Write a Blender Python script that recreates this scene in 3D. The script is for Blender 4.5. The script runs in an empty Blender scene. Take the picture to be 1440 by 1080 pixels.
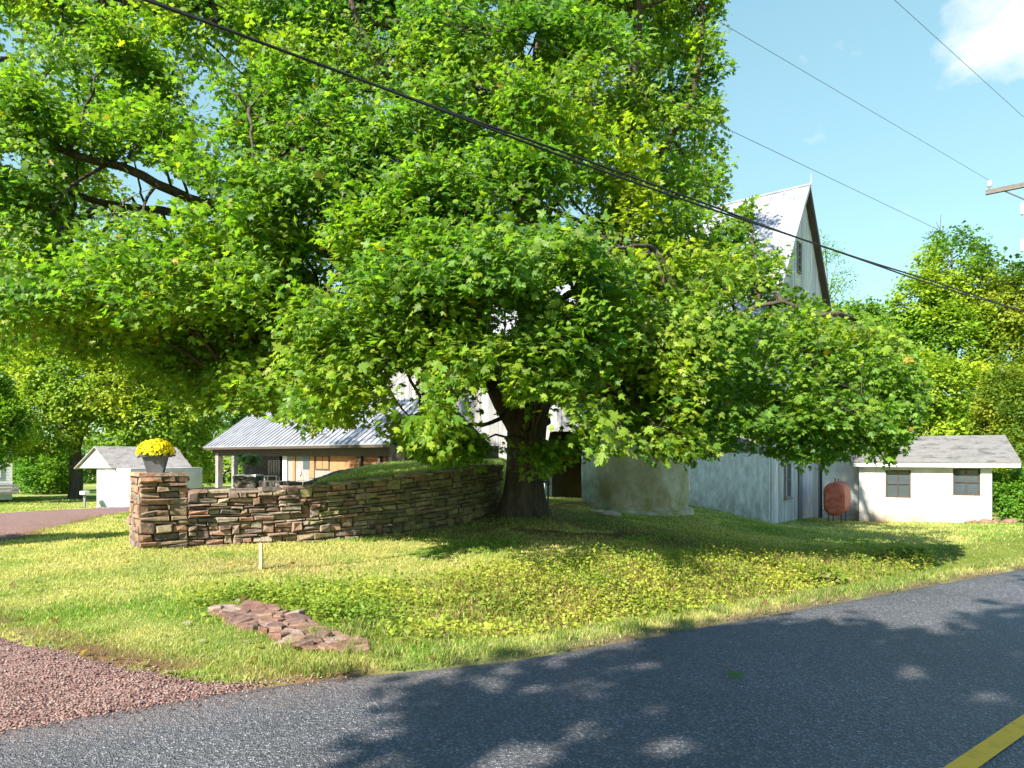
import bpy, math, random
import numpy as np
from mathutils import Vector
R = math.radians
rng = np.random.default_rng(7)
random.seed(7)
F, CX, HY, ZC = 955.0, 720.0, 640.0, 1.55      # focal length, centre, horizon (photo pixels), eye height

def P(px, py, d):                               # the place seen at a pixel, d metres away
    return np.array([(px-CX)/F*d, d, ZC+(HY-py)/F*d])
def PZ(px, py, z=0.0):
    d = (ZC-z)*F/(py-HY)
    return np.array([(px-CX)/F*d, d, z])
def proj(V):
    d = np.maximum(V[..., 1], .05)
    return CX+V[..., 0]/d*F, HY-(V[..., 2]-ZC)/d*F

sc = bpy.context.scene
col = sc.collection

# ------------------------------------------------------------------ helpers
def tag(o, label=None, cat=None, group=None, kind=None):
    if label: o['label'] = label
    if cat: o['category'] = cat
    if group: o['group'] = group
    if kind: o['kind'] = kind
    return o
def empty(name, loc, label=None, cat=None, group=None):
    o = bpy.data.objects.new(name, None); col.objects.link(o)
    o.location = tuple(float(c) for c in loc); o.empty_display_size = .2
    return tag(o, label, cat, group)
def link(name, me, parent=None, mat=None):
    o = bpy.data.objects.new(name, me); col.objects.link(o)
    if mat: me.materials.append(mat)
    if parent: o.parent = parent
    return o
def world_loc(o):
    l = np.array(o.location)
    while o.parent is not None:
        o = o.parent; l = l+np.array(o.location)
    return l

def np_mesh(name, V, faces, mat, parent=None, colr=None, smooth=False, origin=None):
    """faces: list of (n,k) index arrays; colr: per-vertex colours"""
    V = np.asarray(V, dtype=np.float64)
    off = np.zeros(3)
    if parent is not None: off = world_loc(parent)
    elif origin is not None: off = np.asarray(origin, float)
    V = (V-off).astype(np.float32)
    me = bpy.data.meshes.new(name)
    faces = [np.asarray(f, dtype=np.int32) for f in faces if len(f)]
    loops = np.concatenate([f.ravel() for f in faces])
    tot = np.concatenate([np.full(len(f), f.shape[1], dtype=np.int32) for f in faces])
    start = np.concatenate([[0], np.cumsum(tot)[:-1]]).astype(np.int32)
    me.vertices.add(len(V)); me.vertices.foreach_set('co', V.ravel())
    me.loops.add(len(loops)); me.loops.foreach_set('vertex_index', loops)
    me.polygons.add(len(tot)); me.polygons.foreach_set('loop_start', start)
    if smooth: me.polygons.foreach_set('use_smooth', np.ones(len(tot), dtype=bool))
    me.update(calc_edges=True)
    if colr is not None:
        a = me.attributes.new('Col', 'FLOAT_COLOR', 'POINT')
        c = np.ones((len(V), 4), dtype=np.float32); c[:, :3] = colr
        a.data.foreach_set('color', c.ravel())
    o = link(name, me, parent, mat)
    if parent is None: o.location = tuple(float(c) for c in off)
    return o

class MB:
    """collects shapes in python lists, builds one mesh"""
    def __init__(s): s.v = []; s.f = []; s.c = []; s.cur = (1, 1, 1); s.T = lambda p: p
    def add(s, vs, fs):
        n = len(s.v)
        for p in vs: s.v.append(tuple(s.T(np.array(p, float)))); s.c.append(s.cur)
        for f in fs: s.f.append([i+n for i in f])
    def box(s, lo, hi, jit=0):
        x0, y0, z0 = lo; x1, y1, z1 = hi
        j = lambda: random.uniform(-jit, jit) if jit else 0
        vs = [(x+j(), y+j(), z+j()) for z in (z0, z1) for (x, y) in ((x0, y0), (x1, y0), (x1, y1), (x0, y1))]
        s.add(vs, [(3, 2, 1, 0), (4, 5, 6, 7), (0, 1, 5, 4), (1, 2, 6, 5), (2, 3, 7, 6), (3, 0, 4, 7)])
    def hexa(s, vs):      # 8 corners, bottom four then top four
        s.add(vs, [(3, 2, 1, 0), (4, 5, 6, 7), (0, 1, 5, 4), (1, 2, 6, 5), (2, 3, 7, 6), (3, 0, 4, 7)])
    def prism(s, poly, d0, d1, axis=1):   # polygon in the plane across axis
        n = len(poly)
        def mk(p, d): q = list(p); q.insert(axis, d); return q
        vs = [mk(p, d0) for p in poly]+[mk(p, d1) for p in poly]
        s.add(vs, [list(range(n))[::-1], list(range(n, 2*n))]+[(i, (i+1) % n, n+(i+1) % n, n+i) for i in range(n)])
    def tube(s, pts, rad, sides=8, cap=True):
        pts = [np.array(p, float) for p in pts]; n = len(pts)
        if not hasattr(rad, '__len__'): rad = [rad]*n
        vs = []; fs = []
        up = np.array([0.13, .21, .97])
        for i, p in enumerate(pts):
            t = pts[min(i+1, n-1)]-pts[max(i-1, 0)]; t = t/(np.linalg.norm(t)+1e-9)
            a = np.cross(t, up); 
            if np.linalg.norm(a) < .15: a = np.cross(t, [1, 0, 0])
            a /= np.linalg.norm(a); b = np.cross(t, a)
            for k in range(sides):
                th = 2*math.pi*k/sides
                vs.append(p+rad[i]*(a*math.cos(th)+b*math.sin(th)))
        for i in range(n-1):
            for k in range(sides):
                k2 = (k+1) % sides
                fs.append((i*sides+k, i*sides+k2, (i+1)*sides+k2, (i+1)*sides+k))
        if cap: fs.append(list(range(sides))[::-1]); fs.append([(n-1)*sides+k for k in range(sides)])
        s.add(vs, fs)
    def lathe(s, prof, c, sides=24):
        vs = []; fs = []; n = len(prof)
        for r, z in prof:
            for k in range(sides):
                th = 2*math.pi*k/sides; vs.append((c[0]+r*math.cos(th), c[1]+r*math.sin(th), c[2]+z))
        for i in range(n-1):
            for k in range(sides):
                k2 = (k+1) % sides; fs.append((i*sides+k, i*sides+k2, (i+1)*sides+k2, (i+1)*sides+k))
        fs.append(list(range(sides))[::-1]); fs.append([(n-1)*sides+k for k in range(sides)])
        s.add(vs, fs)
    def build(s, name, mat, parent=None, smooth=False, origin=None, bevel=0):
        off = world_loc(parent) if parent is not None else (np.asarray(origin, float) if origin is not None else np.zeros(3))
        me = bpy.data.meshes.new(name)
        me.from_pydata([tuple(np.array(v)-off) for v in s.v], [], s.f)
        a = me.attributes.new('Col', 'FLOAT_COLOR', 'POINT')
        a.data.foreach_set('color', np.array([(*c, 1) for c in s.c], dtype=np.float32).ravel())
        if smooth: me.polygons.foreach_set('use_smooth', np.ones(len(me.polygons), dtype=bool))
        me.update()
        o = link(name, me, parent, mat)
        if parent is None: o.location = tuple(float(c) for c in off)
        if bevel:
            m = o.modifiers.new('Bevel', 'BEVEL'); m.width = bevel; m.segments = 2; m.limit_method = 'ANGLE'
        return o

def frame(o, ax, ay):
    o = np.array(o, float); ax = np.array([*ax, 0.]); ay = np.array([*ay, 0.])
    return lambda p: np.array([o[0], o[1], o[2]])+p[0]*ax+p[1]*ay+np.array([0, 0, p[2]])

# ------------------------------------------------------------------ materials
def new_mat(name):
    m = bpy.data.materials.new(name); m.use_nodes = True
    nt = m.node_tree; b = nt.nodes['Principled BSDF']
    return m, nt, b
def N(nt, t, **kw):
    n = nt.nodes.new(t)
    for k, v in kw.items():
        if k in n.inputs: n.inputs[k].default_value = v
        else: setattr(n, k, v)
    return n
def ramp(nt, stops, fac):
    r = nt.nodes.new('ShaderNodeValToRGB'); e = r.color_ramp.elements
    while len(e) < len(stops): e.new(.5)
    for i, (p, c) in enumerate(stops): e[i].position = p; e[i].color = (*c, 1) if len(c) == 3 else c
    nt.links.new(fac, r.inputs[0]); return r
def mixc(nt, fac, a, b, mode='MIX'):
    m = nt.nodes.new('ShaderNodeMix'); m.data_type = 'RGBA'; m.blend_type = mode
    for inp, v in ((0, fac), (6, a), (7, b)):
        if hasattr(v, 'is_linked') or hasattr(v, 'links'): nt.links.new(v, m.inputs[inp])
        elif isinstance(v, (int, float)): m.inputs[inp].default_value = v
        else: m.inputs[inp].default_value = (*v, 1)
    return m.outputs[2]
def coords(nt, scale=(1, 1, 1), kind='Object'):
    t = nt.nodes.new('ShaderNodeTexCoord'); mp = nt.nodes.new('ShaderNodeMapping')
    mp.inputs['Scale'].default_value = scale; nt.links.new(t.outputs[kind], mp.inputs[0]); return mp.outputs[0]
def noise(nt, vec, scale, detail=5, rough=.6):
    n = N(nt, 'ShaderNodeTexNoise', Scale=scale, Detail=detail, Roughness=rough); nt.links.new(vec, n.inputs['Vector']); return n.outputs['Fac']
def bump(nt, b, h, strength=.3, dist=.02):
    n = N(nt, 'ShaderNodeBump', Strength=strength, Distance=dist)
    nt.links.new(h, n.inputs['Height']); nt.links.new(n.outputs[0], b.inputs['Normal'])

def mottled(name, c1, c2, scale=3, rough=.8, bstr=.25, bscale=30, bdist=.01, stretch=(1, 1, 1), c3=None, attr=False, metallic=0, spec=.3, lo=.3, hi=.7):
    m, nt, b = new_mat(name)
    v = coords(nt, stretch); n = noise(nt, v, scale, 8, .65)
    stops = [(lo, c1), (hi, c2)] if c3 is None else [(lo, c1), ((lo+hi)/2, c2), (hi, c3)]
    c = ramp(nt, stops, n).outputs[0]
    if attr:
        a = nt.nodes.new('ShaderNodeAttribute'); a.attribute_name = 'Col'
        c = mixc(nt, 1.0, c, a.outputs['Color'], 'MULTIPLY')
    nt.links.new(c, b.inputs['Base Color'])
    b.inputs['Roughness'].default_value = rough; b.inputs['Metallic'].default_value = metallic
    b.inputs['Specular IOR Level'].default_value = spec
    if bstr: bump(nt, b, noise(nt, v, bscale, 6, .7), bstr, bdist)
    return m

def leaf_mat(name, gloss=.35, trans=.42, tcol=(1.5, 1.55, .55)):
    m = bpy.data.materials.new(name); m.use_nodes = True; nt = m.node_tree; nt.nodes.clear()
    a = nt.nodes.new('ShaderNodeAttribute'); a.attribute_name = 'Col'
    out = nt.nodes.new('ShaderNodeOutputMaterial')
    p = nt.nodes.new('ShaderNodeBsdfPrincipled'); p.inputs['Roughness'].default_value = .5; p.inputs['Specular IOR Level'].default_value = gloss
    t = nt.nodes.new('ShaderNodeBsdfTranslucent'); mx = nt.nodes.new('ShaderNodeMixShader'); mx.inputs[0].default_value = trans
    nt.links.new(a.outputs['Color'], p.inputs['Base Color'])
    nt.links.new(mixc(nt, 1.0, a.outputs['Color'], tcol, 'MULTIPLY'), t.inputs[0])
    nt.links.new(p.outputs[0], mx.inputs[1]); nt.links.new(t.outputs[0], mx.inputs[2]); nt.links.new(mx.outputs[0], out.inputs[0])
    return m

M = {}
M['leaf'] = leaf_mat('maple_leaf', .3, .52, (1.5, 1.65, .55))
M['bgleaf'] = leaf_mat('tree_leaf', .2)
M['blade'] = leaf_mat('grass_blade', .2, .45, (1.5, 1.45, .7))
M['bark'] = mottled('bark', (.030, .022, .016), (.12, .095, .07), 9, .95, .9, 22, .05, (1, 1, .22))
M['bark_far'] = mottled('bark_far', (.05, .042, .034), (.14, .12, .10), 8, .95, .6, 20, .04, (1, 1, .3))
M['white_paint'] = mottled('white_masonry', (.48, .46, .42), (.68, .67, .66), 2.2, .85, .25, 18, .01, lo=.25, hi=.55)
M['white_board'] = mottled('white_boards', (.36, .35, .345), (.72, .715, .71), 3, .8, .2, 25, .006, (4, 4, .4), attr=True)
M['barn_board'] = mottled('weathered_boards', (.15, .145, .14), (.29, .285, .28), 4, .9, .4, 20, .006, (5, 5, .3), c3=(.40, .395, .39), attr=True)
M['grey_wood'] = mottled('grey_wood', (.16, .15, .14), (.30, .28, .26), 4, .9, .4, 20, .005, (5, 5, .5), attr=True)
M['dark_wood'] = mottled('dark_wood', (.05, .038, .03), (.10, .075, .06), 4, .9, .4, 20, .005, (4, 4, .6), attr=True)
M['dark'] = mottled('painted_shade', (.004, .004, .004), (.011, .010, .009), 3, 1, 0, spec=.02)  # near-black walls: the shade indoors is put into the colour
M['plywood'] = mottled('plywood', (.28, .12, .055), (.44, .21, .10), 5, .8, .1, 20, .003, (1, 1, 5), attr=True)
M['stone'] = mottled('wall_stone', (.42, .40, .39), (.86, .83, .80), 9, .9, .8, 26, .02, c3=(1.15, 1.1, 1.02), attr=True)
M['gap'] = mottled('wall_core', (.05, .04, .03), (.10, .08, .06), 8, 1, .5, 20)
M['metal_roof'] = mottled('metal_roof', (.17, .175, .195), (.33, .335, .355), 1.6, .5, .05, 10, .004, (1, 1, 1), metallic=.15, spec=.4)
M['dark_metal'] = mottled('dark_metal', (.06, .06, .065), (.12, .12, .12), 5, .6, .1, 20)
M['rust'] = mottled('red_oxide', (.22, .05, .03), (.46, .10, .06), 5, .6, .25, 30, .004, c3=(.55, .19, .12))
M['black_cable'] = mottled('cable_black', (.012, .012, .014), (.03, .03, .035), 20, .5, 0)
M['wire'] = mottled('wire_grey', (.05, .06, .07), (.09, .10, .11), 20, .5, 0)
M['ceramic'] = mottled('ceramic', (.55, .55, .55), (.7, .7, .7), 6, .3, 0)
M['pot'] = mottled('pot_grey', (.10, .105, .12), (.15, .155, .17), 6, .55, .1, 30, .003)
M['pole'] = mottled('pole_wood', (.10, .065, .045), (.22, .16, .12), 6, .95, .5, 18, .01, (4, 4, .25))
M['arm'] = mottled('arm_wood', (.09, .08, .07), (.20, .18, .16), 6, .95, .4, 18, .006, (.6, 5, 5))
M['pale_wood'] = mottled('pale_wood', (.52, .38, .22), (.68, .52, .33), 6, .8, .2, 25, .004, (4, 4, .6))
M['driftwood'] = mottled('driftwood', (.32, .29, .25), (.55, .52, .48), 8, .9, .5, 25, .008)
M['petal'] = leaf_mat('petal', .15, .45, (1.05, 1.05, .8))
M['house'] = mottled('house_siding', (.50, .56, .60), (.62, .67, .70), 3, .7, .1, 20)

# glass: dark room behind a glossy pane
def glass(name, c=(.055, .07, .08), r=.06):
    m, nt, b = new_mat(name); b.inputs['Base Color'].default_value = (*c, 1); b.inputs['Roughness'].default_value = r
    b.inputs['Specular IOR Level'].default_value = .8
    bump(nt, b, noise(nt, coords(nt), 4, 2), .05, .02); return m
M['glass'] = glass('window_glass')

# shingles: fine rows and dark stains
def shingle(name, c1, c2, c3):
    m, nt, b = new_mat(name); v = coords(nt)
    n1 = noise(nt, coords(nt, (1.2, 1.2, 5)), 1.6, 8, .75); n2 = noise(nt, coords(nt, (3, 14, 14)), 3, 3)
    c = ramp(nt, [(.36, c1), (.47, c2), (.7, c3)], n1).outputs[0]
    c = mixc(nt, .45, c, ramp(nt, [(.3, (.4, .4, .4)), (.7, (1, 1, 1))], n2).outputs[0], 'MULTIPLY')
    nt.links.new(c, b.inputs['Base Color']); b.inputs['Roughness'].default_value = .95
    bump(nt, b, n2, .5, .02); return m
M['shingle'] = shingle('old_shingles', (.07, .066, .06), (.175, .168, .158), (.225, .215, .20))
M['wood_shingle'] = shingle('wood_shingles', (.26, .17, .13), (.40, .35, .31), (.52, .49, .46))

M_later = True
# silo stucco with algae low down, and the streaked foundation
def stucco(name, base, dirt, algae, zlo, zhi, streak=False):
    m, nt, b = new_mat(name)
    g = nt.nodes.new('ShaderNodeNewGeometry'); sp = nt.nodes.new('ShaderNodeSeparateXYZ'); nt.links.new(g.outputs['Position'], sp.inputs[0])
    mr = N(nt, 'ShaderNodeMapRange'); nt.links.new(sp.outputs[2], mr.inputs[0])
    mr.inputs[1].default_value = zlo; mr.inputs[2].default_value = zhi; mr.inputs[3].default_value = 1; mr.inputs[4].default_value = 0
    v = coords(nt, (1, 1, .42) if streak else (1, 1, 1))
    n = noise(nt, v, 5 if streak else 1.6, 7, .65)
    ad = N(nt, 'ShaderNodeMath', operation='MULTIPLY'); nt.links.new(mr.outputs[0], ad.inputs[0]); nt.links.new(ramp(nt, [(.35, (0, 0, 0)), (.62, (1, 1, 1))], n).outputs[0], ad.inputs[1])
    n2 = noise(nt, v, 2.2 if not streak else 7, 8, .7)
    c = mixc(nt, ramp(nt, [(.38, (0, 0, 0)), (.66, (1, 1, 1))], n2).outputs[0], base, dirt)
    c = mixc(nt, ad.outputs[0], c, algae)
    nt.links.new(c, b.inputs['Base Color']); b.inputs['Roughness'].default_value = .95
    bump(nt, b, noise(nt, coords(nt), 9, 8, .75), .35, .03); return m
M['stucco'] = stucco('silo_stucco', (.74, .70, .63), (.50, .46, .34), (.25, .21, .05), 0.1, 2.4)
M['stained_white'] = stucco('stained_white', (.64, .63, .61), (.46, .44, .41), (.26, .16, .075), -.95, -.1)
M['whitewash'] = stucco('whitewashed_stone', (.80, .78, .74), (.50, .485, .455), (.22, .205, .16), -.9, .9, True)

def asphalt():
    m, nt, b = new_mat('asphalt'); v = coords(nt)
    vo = N(nt, 'ShaderNodeTexVoronoi', Scale=105.0); nt.links.new(v, vo.inputs['Vector'])
    vo2 = N(nt, 'ShaderNodeTexVoronoi', Scale=32.0); nt.links.new(v, vo2.inputs['Vector'])
    sp = nt.nodes.new('ShaderNodeSeparateColor'); nt.links.new(vo.outputs['Color'], sp.inputs[0])
    n = noise(nt, v, .7, 6, .6); n3 = noise(nt, v, 190, 2, .5)
    base = ramp(nt, [(.3, (.064, .064, .072)), (.7, (.100, .100, .108))], n).outputs[0]
    agg = ramp(nt, [(.0, (.45, .45, .45)), (.55, (.9, .9, .9)), (.86, (1.4, 1.4, 1.4)), (.96, (3.0, 2.95, 2.9))], sp.outputs[0]).outputs[0]
    c = mixc(nt, 1.0, base, agg, 'MULTIPLY')
    a = nt.nodes.new('ShaderNodeAttribute'); a.attribute_name = 'Col'      # gravel dragged over the edge
    sc_ = nt.nodes.new('ShaderNodeSeparateColor'); nt.links.new(a.outputs['Color'], sc_.inputs[0])
    ad = N(nt, 'ShaderNodeMath', operation='MULTIPLY_ADD'); nt.links.new(noise(nt, v, 7, 6, .8), ad.inputs[0]); ad.inputs[1].default_value = 1.3
    sub = N(nt, 'ShaderNodeMath', operation='ADD'); nt.links.new(sc_.outputs[0], sub.inputs[0]); sub.inputs[1].default_value = -.98; nt.links.new(sub.outputs[0], ad.inputs[2])
    dust = mixc(nt, sp.outputs[1], (.10, .085, .08), (.26, .19, .17))
    cl = N(nt, 'ShaderNodeClamp'); nt.links.new(ad.outputs[0], cl.inputs[0])
    c = mixc(nt, cl.outputs[0], c, dust)
    nt.links.new(c, b.inputs['Base Color']); b.inputs['Roughness'].default_value = .5; b.inputs['Specular IOR Level'].default_value = .5
    mm = N(nt, 'ShaderNodeMath', operation='ADD'); nt.links.new(vo.outputs['Distance'], mm.inputs[0]); nt.links.new(vo2.outputs['Distance'], mm.inputs[1])
    bump(nt, b, mm.outputs[0], .8, .012); return m
M['asphalt'] = asphalt()
def gravel_mat():
    m, nt, b = new_mat('red_gravel'); v = coords(nt)
    vo = N(nt, 'ShaderNodeTexVoronoi', Scale=60.0); nt.links.new(v, vo.inputs['Vector'])
    sp = nt.nodes.new('ShaderNodeSeparateColor'); nt.links.new(vo.outputs['Color'], sp.inputs[0])
    c = ramp(nt, [(0, (.11, .057, .047)), (.5, (.215, .12, .10)), (1, (.33, .22, .185))], sp.outputs[0]).outputs[0]
    c = mixc(nt, .5, c, ramp(nt, [(.3, (.72, .62, .55)), (.7, (1.05, 1, 1))], noise(nt, v, 1.2, 5)).outputs[0], 'MULTIPLY')
    nt.links.new(c, b.inputs['Base Color']); b.inputs['Roughness'].default_value = .95
    bump(nt, b, vo.outputs['Distance'], .9, .02); return m
M['gravel'] = gravel_mat()
M['pebble'] = mottled('pebbles', (.6, .6, .6), (1.1, 1.1, 1.1), 20, .95, .3, 60, .004, attr=True)
def turf_mat():
    m, nt, b = new_mat('turf'); a = nt.nodes.new('ShaderNodeAttribute'); a.attribute_name = 'Col'
    v = coords(nt); n = noise(nt, v, 26, 8, .75)
    c = mixc(nt, 1.0, a.outputs['Color'], ramp(nt, [(.3, (.45, .45, .4)), (.7, (1.25, 1.25, 1.1))], n).outputs[0], 'MULTIPLY')
    nt.links.new(c, b.inputs['Base Color']); b.inputs['Roughness'].default_value = 1; b.inputs['Specular IOR Level'].default_value = .1
    bump(nt, b, n, .7, .05); return m
M['turf'] = turf_mat()
M['yellow_paint'] = mottled('yellow_paint', (.60, .30, .015), (.92, .48, .03), 14, .7, .6, 75, .008, lo=.2, hi=.5)

# ------------------------------------------------------------------ terrain
class TPS:
    def __init__(s, pts, lam=.02):
        pts = np.array(pts, float); s.c = pts[:, :2]; n = len(pts)
        d = np.linalg.norm(s.c[:, None]-s.c[None], axis=2)
        A = np.zeros((n+3, n+3)); A[:n, :n] = s.k(d)+lam*np.eye(n)
        A[:n, n] = 1; A[:n, n+1:] = s.c; A[n, :n] = 1; A[n+1:, :n] = s.c.T
        b = np.zeros(n+3); b[:n] = pts[:, 2]; s.w = np.linalg.solve(A, b)
    @staticmethod
    def k(d): return d
    def __call__(s, x, y):
        q = np.stack([np.ravel(x), np.ravel(y)], 1); out = np.zeros(len(q))
        for i in range(0, len(q), 40000):
            qq = q[i:i+40000]; d = np.linalg.norm(qq[:, None]-s.c[None], axis=2)
            out[i:i+40000] = s.k(d)@s.w[:len(s.c)]+s.w[len(s.c)]+qq@s.w[len(s.c)+1:]
        return out.reshape(np.shape(x))
ctl = [P(*p) for p in [
    (720, 770, 10.8), (720, 800, 9.2), (720, 850, 7.7), (300, 900, 5.65), (300, 855, 6.9), (300, 800, 9.0), (0, 890, 5.92), (0, 800, 9.0),
    (150, 800, 9.1), (450, 800, 9.2), (900, 770, 11.0), (900, 800, 9.6), (500, 850, 7.3), (900, 850, 7.9),
    (195, 770, 10.2), (264, 770, 10.62), (300, 768, 10.85), (400, 764, 11.35), (480, 758, 11.85), (560, 752, 12.4), (630, 742, 13.0), (680, 730, 13.8), (703, 722, 14.4),
    (735, 717, 14.0), (800, 712, 16.0), (850, 722, 16.2), (890, 724, 16.4), (960, 718, 17.3), (820, 740, 13.5), (950, 745, 14),
    (967, 709, 23.5), (1087, 738, 21.9), (1030, 725, 21.5), (1000, 740, 17), (1100, 755, 17), (1100, 775, 13), (1000, 790, 11), (1200, 785, 12.6),
    (1123, 741, 21.9), (1160, 727, 26.8), (1208, 733, 25), (1395, 736, 23.3), (1300, 750, 19), (1250, 765, 15.8), (1440, 745, 18), (1440, 762, 14.5), (1380, 785, 11.9), (1300, 775, 13.5),
    (100, 757, 11.5), (0, 762, 12.1), (60, 745, 14.2), (130, 726, 18), (180, 718, 23), (0, 722, 22), (90, 717, 26), (180, 714, 29), (140, 714, 34), (120, 706, 38), (0, 699, 45), (60, 700, 44), (250, 712, 34)]]
ctl += [(-4.5, 14, 0), (-6, 18, -.3), (-9, 24, -.35), (-13, 33, -.6), (0, 18, .35), (2, 26, -.1), (12, 33, -1.2), (22, 30, -1.3), (0, 40, -.8), (-30, 25, -.6), (-20, 12, -.2), (-12, 5, 0), (25, 18, -.3),
        (0, 0, 0), (-10, -6, 0), (10, 6, 0), (14, 2, 0), (20, 14, -.2), (-15, -12, 0), (15, -10, 0)]
for a in range(0, 360, 30): ctl.append((75*math.cos(R(a)), 75*math.sin(R(a)), -1.6 if math.sin(R(a)) > .2 else -.5))
base_tps = TPS(ctl)
RS, RO = .60, 5.09                       # road edge: y = RO + RS x
RN = np.array([-RS, 1.])/math.hypot(1, RS); RD = np.array([1., RS])/math.hypot(1, RS)
def road_s(x, y): return (x-0)*RN[0]+(y-RO)*RN[1]           # metres out from the road's near edge
def road_t(x, y): return x*RD[0]+(y-RO)*RD[1]
def smooth(a, b, x): t = np.clip((x-a)/(b-a), 0, 1); return t*t*(3-2*t)

def apron(t): return .40*(1-smooth(-2.0, .5, t))*smooth(-14, -9, t)
inner = np.array([(-1.1, 4.70), (-1.54, 4.62), (-2.05, 4.70), (-2.49, 4.87), (-3.15, 5.2), (-3.86, 5.6), (-4.46, 5.93), (-6.5, 7.5), (-8.2, 9.8), (-9.1, 12.1), (-9.8, 14.2), (-11.1, 18), (-12.6, 22.5), (-13.2, 27), (-11, 31)])
outer = np.array([(-2.7, 3.0), (-3.4, 2.8), (-4.2, 2.55), (-5, 2.3), (-6, 2.3), (-7.5, 3), (-9, 4), (-10.8, 5.2), (-13, 8.5), (-15, 12.5), (-16.2, 17), (-17, 22), (-17.3, 26), (-17.0, 31), (-14, 35)])
def resample(p, n):
    p = np.array(p, float); s = np.concatenate([[0], np.cumsum(np.linalg.norm(np.diff(p, axis=0), axis=1))]); t = np.linspace(0, s[-1], n)
    return np.stack([np.interp(t, s, p[:, k]) for k in range(p.shape[1])], 1)
def in_poly(x, y, poly):
    x = np.asarray(x); y = np.asarray(y); ins = np.zeros(x.shape, bool); n = len(poly)
    for i in range(n):
        x0, y0 = poly[i]; x1, y1 = poly[(i+1) % n]
        c = ((y0 > y) != (y1 > y)) & (x < (x1-x0)*(y-y0)/((y1-y0) if y1 != y0 else 1e-9)+x0)
        ins ^= c
    return ins
drive_poly = np.concatenate([inner, outer[::-1]])
def dist_poly(x, y, pl):
    best = np.full(np.shape(x), 1e9)
    for i in range(len(pl)-1):
        a = pl[i]; b = pl[i+1]; ab = b-a; t = np.clip(((x-a[0])*ab[0]+(y-a[1])*ab[1])/(ab@ab), 0, 1)
        best = np.minimum(best, np.hypot(x-a[0]-t*ab[0], y-a[1]-t*ab[1]))
    return best

def vnoise(x, y, sc, seed=0):
    """value noise in 0..1"""
    x = np.asarray(x)*sc+seed*17.3; y = np.asarray(y)*sc+seed*9.1
    xi = np.floor(x).astype(int); yi = np.floor(y).astype(int); fx = x-xi; fy = y-yi; fx = fx*fx*(3-2*fx); fy = fy*fy*(3-2*fy)
    def h(a, b): return np.abs(np.sin(a*127.1+b*311.7+seed*74.7)*43758.5453) % 1
    return (h(xi, yi)*(1-fx)+h(xi+1, yi)*fx)*(1-fy)+(h(xi, yi+1)*(1-fx)+h(xi+1, yi+1)*fx)*fy
def fbm(x, y, sc, seed=0): return (vnoise(x, y, sc, seed)*.5+vnoise(x, y, sc*2.1, seed+1)*.3+vnoise(x, y, sc*4.3, seed+2)*.2)

def terrain(x, y, raw=False):
    x = np.asarray(x, float); y = np.asarray(y, float)
    z = base_tps(x, y); s = road_s(x, y); t = road_t(x, y)
    far = smooth(90, 160, np.hypot(x, y)); z = z*(1-far)-1.5*far
    k = smooth(.3, 1.5, s); z = z*k+.015*(1-k)
    on = smooth(-.4, 1.6, t)
    z = z-on*(.32*np.exp(-((s-1.2)/.5)**2)+.20*np.exp(-((s-1.75)/.7)**2))
    z = z+(.05*(fbm(x, y, .9, 3)-.5)+.025*(vnoise(x, y, 4, 5)-.5))*smooth(.1, .8, s)
    if not raw:
        z = np.where(s < apron(t)+.02, -.05, z)
        ind = in_poly(x, y, drive_poly) & (dist_poly(x, y, inner) > .12)
        z = np.where(ind, z-.05, z)
    return z
tz = lambda x, y: float(terrain(np.array([x]), np.array([y]))[0])

def turf_colour(x, y):
    """straw, green and bare-soil patches of the lawn"""
    n = fbm(x, y, .55, 11); n2 = fbm(x, y, 1.7, 21)
    green = np.array([.175, .285, .045]); straw = np.array([.45, .44, .16]); soil = np.array([.20, .13, .075]); lush = np.array([.14, .22, .022])
    w = np.clip((n-.30)*2.8+(n2-.5)*1.5, 0, 1)[..., None]
    c = green*(1-w)+straw*w
    px, py = x/np.maximum(y, .1)*F+CX, None
    s = road_s(x, y); t = road_t(x, y)
    wet = (smooth(.5, 1.1, s)*(1-smooth(2.8, 3.9, s))*smooth(-2.4, -.8, t)*.8)[..., None]; c = c*(1-wet)+(lush*.7+np.array([.07, .06, .018]))*wet
    d1 = np.exp(-(((x-1.3)/2.6)**2+((y-12.6)/.9)**2))*(n2 > .42)
    d2 = np.exp(-(((x-.4)/1.6)**2+((y-14.3)/.9)**2))
    sw = np.clip(d1*.95+d2*.7, 0, 1)[..., None]; c = c*(1-sw)+soil*sw
    dry = np.exp(-(((x+3.3)/1.5)**2+((y-9.3)/.55)**2))[..., None]*.8; c = c*(1-dry)+np.array([.42, .35, .17])*dry
    de = dist_poly(x, y, inner); eg = (np.exp(-(de/.26)**2)*smooth(.35, .6, fbm(x, y, 1.6, 27)+.05))[..., None]*.9; c = c*(1-eg)+np.array([.21, .105, .07])*eg
    edge = (np.exp(-(s/.20)**2)*.9*smooth(.25, .6, fbm(x, y, 2.5, 19)+.15))[..., None]; c = c*(1-edge)+np.array([.19, .135, .10])*edge
    return c

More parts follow.
